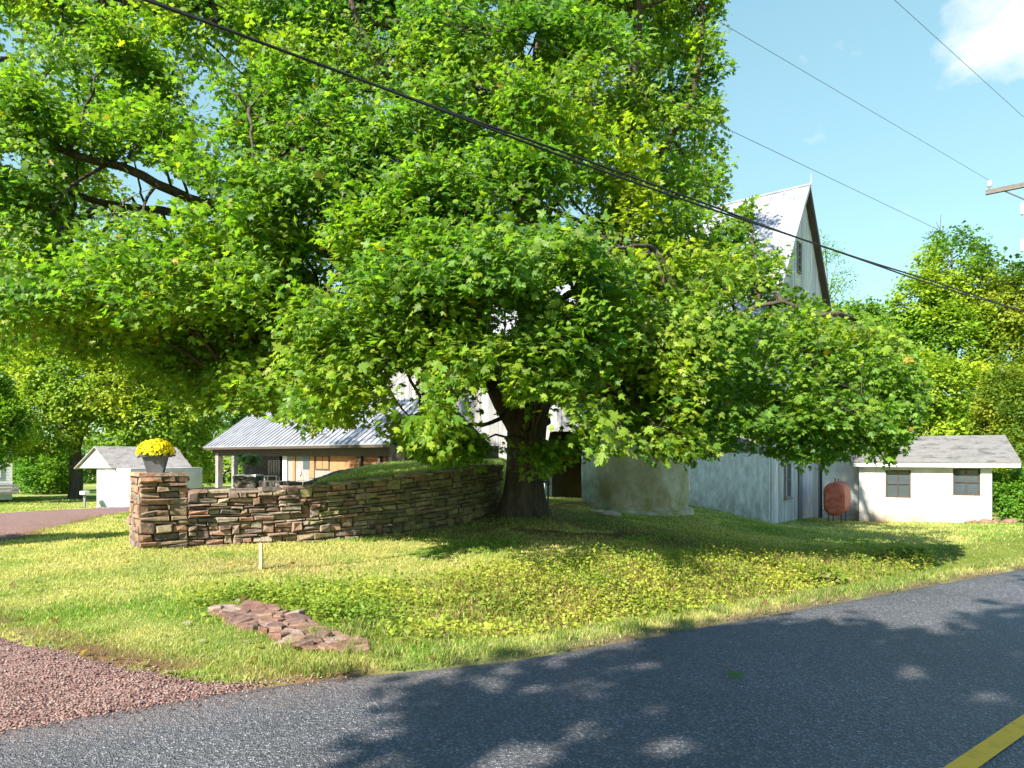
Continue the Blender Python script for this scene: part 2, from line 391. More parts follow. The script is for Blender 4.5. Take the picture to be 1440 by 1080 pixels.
# one ground sheet, fine near the camera
xs = np.concatenate([np.linspace(-400, -60, 12), np.linspace(-55, -16, 30), np.linspace(-15.8, 20, 270), np.linspace(20.6, 55, 30), np.linspace(60, 400, 12)])
ys = np.concatenate([np.linspace(-300, -20, 10), np.linspace(-18, 3, 26), np.linspace(3.1, 17, 150), np.linspace(17.2, 48, 90), np.linspace(52, 100, 14), np.linspace(120, 500, 10)])
GX, GY = np.meshgrid(xs, ys); GZ = terrain(GX, GY)
nx, ny = len(xs), len(ys); idx = np.arange(nx*ny).reshape(ny, nx)
quads = np.stack([idx[:-1, :-1], idx[:-1, 1:], idx[1:, 1:], idx[1:, :-1]], -1).reshape(-1, 4)
tc = turf_colour(GX.ravel(), GY.ravel())
ground = np_mesh('ground', np.stack([GX.ravel(), GY.ravel(), GZ.ravel()], 1), [quads], M['turf'], colr=tc*.8, smooth=True)
tag(ground, kind='structure')

# road with its near-side apron, and the centre line
ts = np.linspace(-70, 90, 800)
es = apron(ts)+.05*(fbm(ts, ts*0, 2.2, 4)-.5)
rows = [np.full_like(ts, -6.2), np.full_like(ts, -3), np.full_like(ts, -1.6), np.full_like(ts, -.8), es-.35, es-.15, es-.02, es+.03]
zz = [0, .02, .015, .01, .008, .006, .0, -.06]
V = []; C = []
for r, z in zip(rows, zz):
    pts = np.array([0, RO])+ts[:, None]*RD+r[:, None]*RN
    V.append(np.concatenate([pts, np.full((len(ts), 1), z)], 1))
    near = np.clip(1-(es-r)/.8, 0, 1)*np.clip(np.exp(-((ts+3.5)/2.6)**2)*1.5+.30, 0, 1)
    C.append(np.stack([near]*3, 1))
n = len(ts); idx = np.arange(n*len(rows)).reshape(len(rows), n)
quads = np.stack([idx[:-1, :-1], idx[:-1, 1:], idx[1:, 1:], idx[1:, :-1]], -1).reshape(-1, 4)
road = np_mesh('road', np.concatenate(V), [quads], M['asphalt'], colr=np.concatenate(C), smooth=True); tag(road, kind='structure')
mb = MB()
a = PZ(1360, 1080); b = PZ(1440, 1024); dr = (b-a)/np.linalg.norm(b-a); pr = np.array([-dr[1], dr[0], 0])
for k in range(-40, 160):
    p = a+dr*k*.3; q = p+dr*.3; zt = .024
    mb.add([(p-pr*.052)[:2].tolist()+[zt], (q-pr*.052)[:2].tolist()+[zt], (q+pr*.052)[:2].tolist()+[zt], (p+pr*.052)[:2].tolist()+[zt]], [(0, 1, 2, 3)])
tag(mb.build('road_line', M['yellow_paint']), kind='structure')
# driveway
A = resample(inner, 150); B = resample(outer, 150); u = np.linspace(0, 1, 26)
D = A[:, None]*(1-u[None, :, None])+B[:, None]*u[None, :, None]; DZ = terrain(D[..., 0], D[..., 1], True)+.004
DZ = np.where(u[None] < .02, DZ-.03, DZ)
idx = np.arange(150*26).reshape(150, 26); quads = np.stack([idx[:-1, :-1], idx[1:, :-1], idx[1:, 1:], idx[:-1, 1:]], -1).reshape(-1, 4)
_s = road_s(D[..., 0], D[..., 1]); _t = road_t(D[..., 0], D[..., 1]); _k = smooth(-.10, .12, _s-.36); DZ = np.where(_s < .55, DZ*_k+(-.035)*(1-_k), DZ)
drive = np_mesh('driveway', np.concatenate([D, DZ[..., None]], 2).reshape(-1, 3), [quads[:, ::-1]], M['gravel'], smooth=True); tag(drive, kind='structure')

# pebbles on the near driveway
def scatter_stones(n, fx, sizes, colr, name, lab):
    x, y, z = fx(n); n = len(x)
    ico = np.array([(0, 0, .5), (.5, .1, .1), (.1, .55, 0), (-.5, .05, .08), (-.05, -.5, .05), (0, 0, -.4)])
    tri = np.array([(0, 1, 2), (0, 2, 3), (0, 3, 4), (0, 4, 1), (5, 2, 1), (5, 3, 2), (5, 4, 3), (5, 1, 4)])
    s = rng.uniform(*sizes, n); th = rng.uniform(0, 6.28, n); sq = rng.uniform(.5, .9, n)
    v = ico[None]*s[:, None, None]*(1+rng.normal(0, .15, (n, 6, 1))); v[..., 2] *= sq[:, None]
    c, si = np.cos(th)[:, None], np.sin(th)[:, None]
    vx = v[..., 0]*c-v[..., 1]*si; vy = v[..., 0]*si+v[..., 1]*c
    V = np.stack([vx+x[:, None], vy+y[:, None], v[..., 2]+z[:, None]], -1).reshape(-1, 3)
    fc = (np.arange(n)[:, None, None]*6+tri[None]).reshape(-1, 3)
    cc = np.repeat(colr(n), 6, axis=0)
    o = np_mesh(name, V, [fc], M['pebble'], colr=cc); tag(o, lab[0], lab[1], kind='stuff'); return o
def near_drive(n):
    i = rng.uniform(0, .42, n)**1.0; k = (i*149).astype(int); uu = rng.uniform(0, .8, n)
    p = A[k]*(1-uu[:, None])+B[k]*uu[:, None]; p += rng.normal(0, .05, p.shape)
    keep = (p[:, 1] > 3.1) & (road_s(p[:, 0], p[:, 1]) > .36-.30*rng.random(n)**4); p = p[keep]
    return p[:, 0], p[:, 1], np.maximum(terrain(p[:, 0], p[:, 1], True)+.008, .012)
pal = np.array([(.19, .10, .082), (.25, .14, .115), (.29, .19, .16), (.14, .078, .065), (.33, .26, .225)])
scatter_stones(34000, near_drive, (.009, .024), lambda n: pal[rng.integers(0, 5, n)]*rng.uniform(.8, 1.2, (n, 1)), 'gravel', ('loose reddish crushed stone covering the driveway beside the road', 'gravel'))

# ------------------------------------------------------------------ leaves
def leaf_template():
    h = [(0, 0), (.17, -.12), (.26, .03), (.54, .08), (.33, .25), (.66, .52), (.40, .50), (.33, .62), (.15, .46), (.17, .80), (0, 1.08)]
    Rr = [(x, y, -.22*abs(x)-.10*max(0, y-.5)) for x, y in h]
    L = [(-x, y, z) for x, y, z in Rr[1:-1]]
    verts = np.array(Rr+L); n = len(Rr)
    fr = list(range(n)); fl = [0]+[n+i for i in range(len(L))]+[n-1]
    return verts, [fr, fl[::-1]]
LT, LF = leaf_template()
QT = np.array([(0, 0, 0), (.42, .48, -.12), (0, 1, -.08), (-.42, .48, -.12)]); QF = [[0, 1, 2], [0, 2, 3]]
def unit(v): return v/(np.linalg.norm(v, axis=-1, keepdims=True)+1e-9)
def leaves(P0, T, Nn, S, T0, F0):
    T = unit(T); Nn = unit(Nn-T*np.sum(T*Nn, -1, keepdims=True)); X = np.cross(T, Nn)
    n = len(P0)
    V = P0[:, None]+S[:, None, None]*(T0[None, :, 0:1]*X[:, None]+T0[None, :, 1:2]*T[:, None]+T0[None, :, 2:3]*Nn[:, None])
    fs = [(np.arange(n)[:, None]*len(T0)+np.array(f)[None]) for f in F0]
    return V.reshape(-1, 3), fs

def grow_tube(mb, pts, r0, r1, sides, wob=.0):
    pts = np.array(pts); n = len(pts); k = max(2, (n-1)*4)
    q = resample(pts, k+1)
    # smooth
    for _ in range(2): q[1:-1] = q[1:-1]*.5+(q[:-2]+q[2:])*.25
    if wob: q[1:-1] += rng.normal(0, wob, q[1:-1].shape)
    mb.tube(q, list(np.linspace(r0, r1, len(q))), sides); return q

def spray(C, outward, n_per, spread, size, jit, flat=.35):
    """leaf sprays round the centres C, flat layers reaching outward"""
    m = len(C); k = n_per
    o = unit(outward+rng.normal(0, .35, (m, 3)))
    side = unit(np.cross(o, np.array([0, 0, 1.])+rng.normal(0, .25, (m, 3)))); upv = np.cross(side, o)
    a = rng.uniform(-1, 1, (m, k)); b = rng.normal(0, .55, (m, k)); c = rng.normal(0, flat, (m, k))
    pos = C[:, None]+spread*(a[..., None]*o[:, None]+b[..., None]*side[:, None]+c[..., None]*upv[:, None]); pos[..., 2] -= spread*.22*(a+1)**2*.5
    tip = unit(o[:, None]*.7+side[:, None]*np.sign(b)[..., None]*rng.uniform(.2, 1.1, (m, k))[..., None]+np.array([0, 0, -.35])+rng.normal(0, .35, (m, k, 3)))
    nor = unit(upv[:, None]*.8+o[:, None]*.45+rng.normal(0, jit, (m, k, 3))+np.array([-.14, -.22, .45]))
    s = size*np.clip(np.exp(rng.normal(0, .27, (m, k))), .45, 1.7)
    return pos.reshape(-1, 3), tip.reshape(-1, 3), nor.reshape(-1, 3), s.ravel()

# ------------------------------------------------------------------ the big maple
CAB_A = P(210, 0, 6.5); CAB_B = P(1440, 437, 18)
def maple():
    base = P(735, 717, 14.0)
    root = empty('maple_tree', base, 'huge spreading green maple with a thick dark trunk at the end of the stone wall', 'tree')
    limbs = [
        [(740, 665, 14), (736, 610, 14), (700, 550, 13.8), (660, 460, 13.4), (620, 330, 13), (598, 180, 12.6), (585, 40, 12.2), (575, -160, 12)],
        [(742, 665, 14), (752, 540, 14), (748, 420, 14), (735, 300, 13.7), (738, 180, 13.5), (765, 60, 13.3), (790, -150, 13)],
        [(742, 650, 14), (790, 500, 14.3), (840, 400, 14.2), (875, 280, 13.9), (885, 160, 13.6), (895, 20, 13.4), (890, -140, 13)],
        [(650, 440, 13.3), (560, 400, 12.6), (450, 350, 13.5), (380, 312, 13.1), (310, 292, 12.7), (235, 268, 12.3), (190, 240, 12.1), (100, 215, 11.8), (0, 190, 11.5), (-110, 150, 11.3)],
        [(310, 292, 12.7), (230, 300, 12.5), (140, 285, 12.3), (60, 262, 12.0), (-60, 250, 11.8)],
        [(752, 560, 14), (830, 520, 13), (930, 490, 12.4), (1000, 462, 12), (1050, 462, 11.8), (1130, 480, 11.5), (1210, 520, 11.3), (1290, 560, 11.2)],
        [(1000, 462, 12), (1080, 420, 12), (1150, 440, 11.8), (1220, 470, 11.6)],
        [(1130, 480, 11.5), (1160, 560, 11.2), (1200, 600, 11), (1240, 640, 11)],
        [(748, 420, 14), (735, 395, 12.8), (715, 375, 11.4)],
        [(748, 450, 14), (800, 420, 12.4), (860, 380, 11), (920, 350, 10.4)],
        [(752, 540, 14), (800, 560, 12.6), (850, 560, 11.4), (900, 570, 10.6)],
        [(700, 550, 13.8), (640, 520, 12.4), (570, 500, 11.4), (500, 490, 10.6), (440, 510, 10.2)],
        [(620, 330, 13), (540, 300, 13.4), (460, 250, 12.4), (400, 200, 11.6), (330, 130, 11.2)],
        [(598, 180, 12.6), (545, 115, 12.2), (500, 25, 12), (480, -80, 12)],
        [(560, 400, 12.6), (480, 420, 12), (400, 420, 11.6), (345, 510, 11.4), (320, 560, 11.4)],
        [(585, 40, 12.2), (480, 20, 14.1), (330, 10, 13.5), (180, 0, 13.0), (40, -40, 12.5)],
        [(875, 280, 13.9), (930, 220, 13.8), (975, 130, 13.6), (990, 40, 13.5), (985, -60, 13.2)],
        [(840, 400, 14.2), (910, 350, 14.2), (965, 300, 14.3)],
        [(735, 300, 13.7), (700, 240, 15), (650, 150, 16.2), (620, 50, 17)],
        [(752, 540, 14), (690, 600, 12.5), (640, 600, 11.5), (600, 590, 11)],
        [(752, 560, 14), (745, 590, 12.8), (740, 620, 12), (745, 640, 11.6)],
    ]
    rad = [(.30, .07), (.34, .08), (.28, .05), (.17, .035), (.09, .025), (.13, .02), (.05, .015), (.05, .012), (.11, .02), (.10, .02), (.07, .015), (.10, .02), (.11, .02), (.10, .03), (.08, .02), (.10, .02), (.10, .02), (.08, .02), (.12, .03), (.06, .015), (.04, .012)]
    tb = MB()
    # trunk with flared, fluted foot
    prof = [(-.35, .62), (0, .50), (.12, .455), (.35, .41), (.7, .385), (1.1, .38), (1.5, .40), (1.8, .40), (2.15, .33), (2.5, .2)]
    vs = []; ns = 28
    for z, r in prof:
        for k in range(ns):
            th = 2*math.pi*k/ns; rr = r*(1+(.13*math.sin(5*th+.6)+.06*math.sin(9*th))*max(.25, 1-z/.9))
            vs.append((base[0]+rr*math.cos(th)+.05*z, base[1]+rr*math.sin(th), base[2]+z))
    fs = [(i*ns+k, i*ns+(k+1) % ns, (i+1)*ns+(k+1) % ns, (i+1)*ns+k) for i in range(len(prof)-1) for k in range(ns)]
    fs.append([(len(prof)-1)*ns+k for k in range(ns)]); tb.add(vs, fs)
    tb.build('trunk', M['bark'], root, smooth=True)
    lb = MB(); samples = []
    for L, (r0, r1) in zip(limbs, rad):
        q = grow_tube(lb, [P(*p) for p in L], r0, r1, 10, .03); samples.append(q[2:])
    S = np.concatenate(samples)
    # clumps of foliage: (pixel polygon, depth range, how many, radius)
    mask = [(-90, -200), (1000, -200), (1018, -20), (1022, 40), (1016, 70), (1036, 85), (1010, 150), (1026, 175), (1028, 230), (1034, 255), (1015, 290), (1040, 300), (1052, 270), (1070, 290), (1056, 330), (1085, 335), (1120, 305), (1110, 395), (1160, 425), (1215, 430), (1262, 455), (1300, 520), (1308, 560), (1285, 610), (1250, 655), (1205, 640), (1150, 655), (1080, 640), (1010, 632), (985, 655), (950, 645), (925, 660), (880, 630), (840, 655), (808, 650), (775, 640), (790, 660), (770, 672), (700, 672), (660, 650), (600, 655), (560, 620), (515, 605), (460, 600), (420, 610), (395, 585), (345, 580), (300, 582), (250, 575), (215, 560), (170, 530), (120, 520), (70, 490), (30, 515), (-90, 530)]
    holes = [[(706, 578), (702, 606), (722, 622), (785, 616), (806, 610), (800, 575), (755, 560)],
             [(545, 525), (565, 515), (600, 535), (590, 585), (560, 580)], [(778, 400), (808, 395), (812, 432), (785, 420)],
             [(668, 575), (700, 500), (720, 600), (695, 630)], [(195, 225), (260, 250), (290, 285), (200, 280), (150, 240)],
             [(218, 290), (245, 285), (240, 312), (222, 310)], [(0, 208), (40, 215), (35, 240), (0, 232)], [(740, 45), (760, 40), (755, 85), (732, 75)]]
    C = []; OUT = []; CID = []
    def clump(px, py, d, r, ncl):
        c = P(px, py, d)
        u_ = unit(rng.normal(0, 1, (ncl, 3)))*(rng.uniform(.2, 1, (ncl, 1))**.5)*np.array([r, r, r*.72])
        u_[:, 2] = np.where(u_[:, 2] < 0, u_[:, 2]*.6, u_[:, 2])-.12*(u_[:, 0]**2+u_[:, 1]**2)/r
        CID.append(np.full(ncl, len(CID))); C.append(c+u_); near = S[rng.choice(np.argpartition(np.linalg.norm(S-c, axis=1), 9)[:9])]
        OUT.append(np.tile(unit((c-near)+np.array([0, -.6, .0])), (ncl, 1))+.8*unit(u_*np.array([1, 1, .3])))
        return c, near
    cl = []
    def fill(poly, n, d0, d1, r0, r1, ncl, bottom=0):
        P_ = np.array(poly); lo = P_.min(0); hi = P_.max(0); k = 0; t = 0
        while k < n and t < 4000:
            t += 1; px, py = rng.uniform(lo[0], hi[0]), rng.uniform(lo[1], hi[1])
            if not in_poly(np.array([px]), np.array([py]), poly)[0]: continue
            d = rng.uniform(d0, d1); r = rng.uniform(r0, r1); cl.append(clump(px, py, d, r, int(ncl*(r/1.0)**1.6))); k += 1
    inset = np.array([(-90, -110), (965, -110), (985, 50), (985, 110), (985, 240), (975, 300), (1010, 330), (1060, 360), (1110, 420), (1165, 450), (1225, 465), (1265, 520), (1250, 590), (1190, 612), (1080, 610), (960, 620), (850, 612), (780, 590), (700, 600), (640, 610), (540, 580), (430, 575), (350, 550), (280, 548), (215, 525), (130, 480), (-90, 485)])
    def front(px, py):       # how far off the near face of the crown stands
        d = np.interp(px, [-100, 150, 400, 620, 800, 950, 1100, 1300], [9.8, 9.6, 8.8, 8.4, 8.8, 9.8, 10.3, 10.5])
        d += np.interp(py, [-120, 60, 250, 420, 600], [4.2, 3.0, 1.5, .55, 0])+(1.2 if px > 880 and py < 320 else 0)+2.4*float(smooth(400, 510, py))*float(smooth(-440, -300, -px))
        return d+2.4*(float(fbm(np.array([px/150.]), np.array([py/110.]), 1.0, 77)[0])-.5)
    for lay, (step, back, r0, r1, ncl) in enumerate(((54, 0, .50, .78, 30), (66, 1.5, .55, .85, 28), (80, 3.4, .7, 1.0, 26), (112, 6.2, .8, 1.1, 26))):
        for gy in np.arange(-120, 640, step*.86):
            for gx in np.arange(-90, 1290, step):
                px, py = gx+rng.uniform(-.5, .5)*step, gy+rng.uniform(-.5, .5)*step
                if not in_poly(np.array([px]), np.array([py]), inset)[0]: continue
                sc1 = 11.0/(front(px, py)+back)
                r = rng.uniform(r0, r1); cl.append(clump(px, py, front(px, py)+back+rng.uniform(-.4, .4), r*min(1, 1.15/sc1), int(ncl*r**1.5*1.35)))
    for a_ in [(720, 630, 11.6, .40), (650, 625, 11.2, .5), (770, 640, 11.6, .22), (985, 640, 12, .3), (1240, 620, 11, .45), (1150, 620, 11, .4), (610, 615, 11, .45), (840, 620, 11, .45), (880, 590, 10.6, .55), (825, 600, 10.8, .5), (930, 610, 11, .5), (900, 560, 10.8, .6), (960, 590, 11.2, .5), (850, 560, 10.8, .6), (690, 645, 11.3, .42), (735, 650, 11.2, .34), (712, 655, 11.1, .3), (765, 645, 11.2, .3), (655, 632, 11.1, .42), (790, 632, 11.3, .28), (620, 625, 10.9, .42), (580, 600, 10.6, .45), (760, 590, 11.6, .3), (800, 640, 11.5, .22), (1020, 600, 11.2, .5), (1060, 620, 11.2, .4), (990, 625, 11.2, .36), (1040, 632, 11, .34), (1090, 628, 11, .36), (1125, 635, 10.9, .34), (1200, 632, 10.8, .34), (1280, 595, 10.8, .38), (1258, 628, 10.8, .3), (1295, 505, 11, .35), (1255, 475, 11.2, .35), (1100, 350, 12.5, .35), (1112, 320, 12.5, .18), (1055, 295, 12.5, .3), (1030, 330, 12.8, .4), (1300, 545, 11, .3), (1285, 590, 11, .3), (1010, 0, 13.5, .35), (1020, 90, 13.5, .25), (1020, 260, 13.7, .3), (300, 560, 11, .5), (440, 570, 10.4, .5), (470, 590, 10.4, .35), (1010, 150, 13.5, .4), (1000, 60, 13.5, .4), (1000, 240, 13.8, .45)]:
        cl.append(clump(a_[0], a_[1], a_[2], a_[3], int(40*a_[3]**1.3)+4))
    C = np.concatenate(C); OUT = np.concatenate(OUT); CID = np.concatenate(CID)
    px, py = proj(C); keep = in_poly(px+rng.normal(0, 16, len(px)), py+rng.normal(0, 20, len(px)), mask)
    for h in holes: keep &= ~(in_poly(px, py, h) & (rng.random(len(px)) < .93))
    gapn = fbm(C[:, 0]+C[:, 1]*.4, C[:, 2]-C[:, 1]*.3, .9, 31); keep &= gapn > .33; tun = fbm(C[:, 0]+.12*C[:, 1], C[:, 2]-.05*C[:, 1], 1.35, 91)+.06*(C[:, 2] < 4.2); keep &= tun > (.433)+.085*smooth(1.5, 4.5, -C[:, 0])*smooth(3.5, 5, C[:, 2])
    lineY = CAB_A[1]+.45+(C[:, 0]-CAB_A[0])*.675
    keep &= ~((C[:, 1] < lineY) & (C[:, 2] > 4.75))
    alive = np.bincount(CID, keep, len(cl))/np.bincount(CID, minlength=len(cl)); C = C[keep]; OUT = OUT[keep]
    print('maple sprays', len(C))
    pos, tip, nor, s = spray(C, OUT, 32, .32, .083, .68)
    px, py = proj(pos); ins = in_poly(px+rng.normal(0, 5, len(px)), py+rng.normal(0, 5, len(px)), mask)
    lineY = CAB_A[1]+.12+(pos[:, 0]-CAB_A[0])*.675; ins &= ~((pos[:, 1] < lineY) & (pos[:, 2] > 4.9))
    for h in holes: ins &= ~in_poly(px, py, h) | (rng.random(len(px)) < .05)
    pos, tip, nor, s = pos[ins], tip[ins], nor[ins], s[ins]
    V, fs = leaves(pos, tip, nor, s, LT, LF)
    g = np.array([.142, .250, .026]); yl = np.array([.300, .355, .030]); dk = np.array([.074, .172, .024]); orr = np.array([.33, .22, .03])
    w = np.clip(fbm(pos[:, 0]+3*pos[:, 1], pos[:, 2]*1.3-pos[:, 1], .45, 8)*1.5-.35+rng.normal(0, .16, len(pos)), 0, 1)[:, None]
    c = np.where(w < .4, dk*(1-w/.4)+g*(w/.4), g*(1-(w-.4)/.6)+yl*((w-.4)/.6))
    c = np.where((rng.random(len(pos)) < .006)[:, None], orr, c)*rng.uniform(.62, 1.35, (len(pos), 1))
    print('maple leaves', len(pos))
    np_mesh('crown', V, fs, M['leaf'], root, colr=np.repeat(c, len(LT), axis=0))
    # branches out to the clumps, then twigs
    S2 = [S]
    for (c0, near), al in zip(cl, alive):
        if al < .45: continue
        mid = (c0+near)/2+np.array([0, 0, .12*np.linalg.norm(c0-near)]); L = np.linalg.norm(c0-near)
        q = grow_tube(lb, [near, mid, c0], .014+.010*L, .010, 6, .02); S2.append(q[1:])
    lb.build('limbs', M['bark'], root, smooth=True)
    S2 = np.concatenate(S2); tw = []; twf = []
    sub = C[::2]
    nearest = np.concatenate([S2[np.argmin(np.linalg.norm(S2[None]-sub[i:i+400, None], axis=2), axis=1)] for i in range(0, len(sub), 400)])
    for i, (a, b) in enumerate(zip(nearest, sub)):
        if np.linalg.norm(a-b) > 1.6: continue
        m_ = (a+b)/2+np.array([0, 0, .05]); d_ = unit(b-a); s_ = unit(np.cross(d_, [.1, .2, 1.])); u_ = np.cross(s_, d_)
        n0 = len(tw)
        for p, r in ((a, .007), (m_, .0055), (b, .003)):
            tw += [p+r*s_, p-r*.5*s_+r*.86*u_, p-r*.5*s_-r*.86*u_]
        for j in range(2):
            for k in range(3): twf.append((n0+j*3+k, n0+j*3+(k+1) % 3, n0+j*3+3+(k+1) % 3, n0+j*3+3+k))
    np_mesh('twigs', np.array(tw), [np.array(twf)], M['bark'], root)
maple()

SUN = np.array([-.65, -.76, .82]); SUN = SUN/np.linalg.norm(SUN)     # towards the sun
# ------------------------------------------------------------------ other trees
FLECK_HOLES = []  # ground spots for sun flecks, cut out of the unseen crowns
for i in range(64):
    t_, s_ = rng.uniform(-1.4, 10), -.25-3.6*rng.random()**.9; g_ = np.array([0, RO])+t_*RD+s_*RN; r_ = .09+.16*rng.random()**2
    FLECK_HOLES.append((g_[0], g_[1], r_*rng.uniform(1, 1.5), r_*rng.uniform(.8, 1.1)))
for px_, py_, r_ in ((930, 996, .22), (905, 942, .24), (985, 1050, .34), (900, 1060, .3), (1040, 1062, .25), (1280, 945, .33), (1240, 904, .25), (1090, 933, .14), (1400, 985, .28), (850, 968, .2), (840, 1020, .25), (760, 1060, .3), (1175, 1005, .15)):
    g_ = PZ(px_, py_); FLECK_HOLES.append((g_[0], g_[1], r_*.95, r_*.72))
def tree(name, label, base, ells, nleaf, size, pal, trunk=None, limbs=(), cat='tree', group=None, gap=.30, mat='bgleaf', bark='bark_far', per=24, spread=.42, shell=.45):
    """ells: (centre, radii) in metres; leaves in sprays through the shells"""
    root = empty(name, base, label, cat, group)
    vols = np.array([e[1][0]*e[1][1]*e[1][2] for e in ells])**.75; cnt = (vols/vols.sum()*nleaf/per/.62).astype(int)+1
    C = []; O = []
    for (c, r), k in zip(ells, cnt):
        u_ = unit(rng.normal(0, 1, (k, 3))); rr = (shell+(1-shell)*rng.random((k, 1)))**.6
        lump = .78+.45*fbm(u_[:, 0]*2+c[0], u_[:, 2]*2+u_[:, 1]*1.7+c[1], 1.1, 14)[:, None]
        C.append(np.array(c)+u_*rr*np.array(r)*lump); O.append(u_+np.array([0, 0, .1]))
    C = np.concatenate(C); O = np.concatenate(O)
    keep = fbm(C[:, 0]+.5*C[:, 1], C[:, 2]+.3*C[:, 1], (1.1/max(spread*2, .5) if name != 'roadside_tree' else 1.0), 41) > gap
    C = C[keep]; O = O[keep]
    pos, tip, nor, s = spray(C, O, per, spread, size, .5, .4)
    if name == 'roadside_tree':          # holes cut along the sun's rays to place flecks on the road
        gx = pos[:, 0]-SUN[0]/SUN[2]*pos[:, 2]; gy = pos[:, 1]-SUN[1]/SUN[2]*pos[:, 2]
        k_ = np.ones(len(gx), bool)
        for hx, hy, ha, hb in FLECK_HOLES: a_ = (gx-hx)*RD[0]+(gy-hy)*RD[1]; b_ = (gx-hx)*RN[0]+(gy-hy)*RN[1]; k_ &= (a_/ha)**2+(b_/hb)**2 > 1+.5*rng.normal(0, .3, len(gx))
        pos, tip, nor, s = pos[k_], tip[k_], nor[k_], s[k_]
    V, fs = leaves(pos, tip, nor, s, QT, QF)
    pal = np.array(pal)*np.array([1.3, 1.5, 1.35]); w = np.clip(fbm(pos[:, 0]+pos[:, 1], pos[:, 2]-pos[:, 1], .35/spread*.42, 51)*1.7-.35+rng.normal(0, .12, len(pos)), 0, .999)
    t = w*(len(pal)-1); i = t.astype(int); f = (t-i)[:, None]; c = pal[i]*(1-f)+pal[np.minimum(i+1, len(pal)-1)]*f
    np_mesh('crown', V, fs, M[mat], root, colr=np.repeat(c*rng.uniform(.85, 1.15, (len(pos), 1)), 4, axis=0))
    tb = MB()
    for L, r0, r1 in ([trunk] if trunk else [])+list(limbs): grow_tube(tb, L, r0, r1, 9, .02)
    if tb.v: tb.build('trunk', M[bark], root, smooth=True)
    return root
def E(px, py, d, rx, ry, rd=None):         # ellipsoid given by its pixel extent
    return (P(px, py, d), (rx*d/F, rd or rx*d/F*.8, ry*d/F))
def bz(px, d):
    x = (px-CX)/F*d; return np.array([x, d, tz(x, d)])
GRN = [(.05, .11, .012), (.085, .165, .016), (.15, .22, .02)]
YEL = [(.08, .14, .012), (.19, .23, .018), (.32, .30, .02)]
MIX = [(.045, .10, .012), (.10, .17, .016), (.22, .25, .02)]
DRK = [(.03, .07, .012), (.055, .115, .015), (.10, .16, .02)]
GOLD = [(.10, .13, .014), (.26, .24, .02), (.42, .33, .03)]
b = bz(105, 42)
tree('shade_tree', 'yellow-green shade tree with forked grey trunk beside the small white shed', b, [E(60, 590, 41, 60, 50), E(150, 540, 42, 85, 60), E(215, 590, 42, 60, 45), E(90, 520, 42, 75, 45), E(200, 500, 43, 80, 50), E(60, 465, 43, 70, 45), E(140, 450, 43, 70, 40), E(-10, 480, 43, 60, 50)], 38000, .19, [(.075, .135, .014), (.15, .205, .02), (.28, .28, .028)],
     ([b-[0, 0, .3], b+[.1, 0, 1.2], P(106, 630, 42), P(100, 590, 42)], .42, .26),
     [([P(106, 640, 42), P(92, 610, 41.6), P(75, 560, 41), P(60, 520, 41)], .2, .06), ([P(107, 635, 42), P(120, 590, 42.5), P(135, 540, 43), P(160, 480, 43)], .22, .06), ([P(118, 600, 42.4), P(150, 570, 42), P(190, 540, 42)], .12, .04)], group=None)
b = bz(255, 46)
tree('golden_tree', 'golden yellow tree showing between the small white shed and the open pavilion', b, [E(245, 470, 46, 55, 70), E(270, 560, 46, 48, 60), E(262, 640, 45, 38, 45), E(215, 430, 47, 45, 45)], 20000, .19, [(.12, .18, .016), (.25, .28, .024), (.42, .38, .035)],
     ([b-[0, 0, .3], P(260, 640, 46), P(252, 540, 46), P(245, 440, 46)], .2, .05))
b = bz(20, 52)
tree('yard_tree', 'dark green tree behind the pale house at the left edge', b, [E(-20, 560, 52, 60, 90), E(20, 470, 53, 70, 60), E(-60, 500, 52, 60, 80)], 14000, .22, DRK, ([b-[0, 0, .3], P(10, 560, 52), P(0, 460, 52)], .35, .08))
b = bz(-12, 36)
tree('leafy_tree', 'dense green tree whose low crown hides the roof of the pale house', b, [E(-5, 600, 36, 36, 48), E(-25, 550, 36, 34, 40)], 9000, .17, MIX, ([b-[0, 0, .3], P(-14, 620, 36), P(-10, 540, 36)], .3, .08))
b = bz(65, 50)
tree('understory_shrub', 'low leafy shrub on the lawn left of the forked tree', b, [E(60, 660, 50, 34, 32), E(88, 655, 51, 28, 36), E(35, 650, 52, 24, 40)], 9000, .16, GRN, ([b-[0, 0, .2], P(62, 670, 50), P(66, 640, 50)], .07, .03), cat='shrub')
b = bz(370, 56)
tree('dark_tree', 'dark green tree rising behind the open pavilion roof', b, [E(390, 480, 56, 95, 90), E(330, 540, 55, 60, 60), E(470, 520, 57, 70, 60), E(400, 600, 55, 90, 50)], 22000, .22, DRK, ([b-[0, 0, .3], P(375, 560, 56), P(390, 460, 56)], .4, .1))
# right hand trees
b = bz(1345, 38)
tree('tall_tree', 'tallest green tree behind the low white outbuilding, loose top against the sky', b, [E(1340, 385, 38, 52, 62), E(1300, 430, 38, 48, 48), E(1385, 430, 38, 44, 55), E(1330, 480, 38, 75, 60), E(1275, 475, 38, 40, 40)], 24000, .17, MIX,
     ([b-[0, 0, .3], P(1345, 600, 38), P(1342, 480, 38), P(1338, 350, 38)], .22, .04), [([P(1343, 500, 38), P(1310, 440, 38), P(1295, 400, 38)], .1, .03), ([P(1342, 470, 38), P(1380, 420, 38), P(1395, 390, 38)], .09, .03)], gap=.31)
b = bz(1425, 36)
tree('edge_tree', 'green tree at the right edge behind the utility pole', b, [E(1430, 420, 36, 40, 60), E(1440, 520, 36, 60, 70), E(1480, 450, 36, 60, 90)], 16000, .17, [(.03, .07, .012), (.08, .13, .014), (.20, .20, .02)], ([b-[0, 0, .3], P(1425, 560, 36), P(1430, 420, 36)], .2, .05), gap=.34)
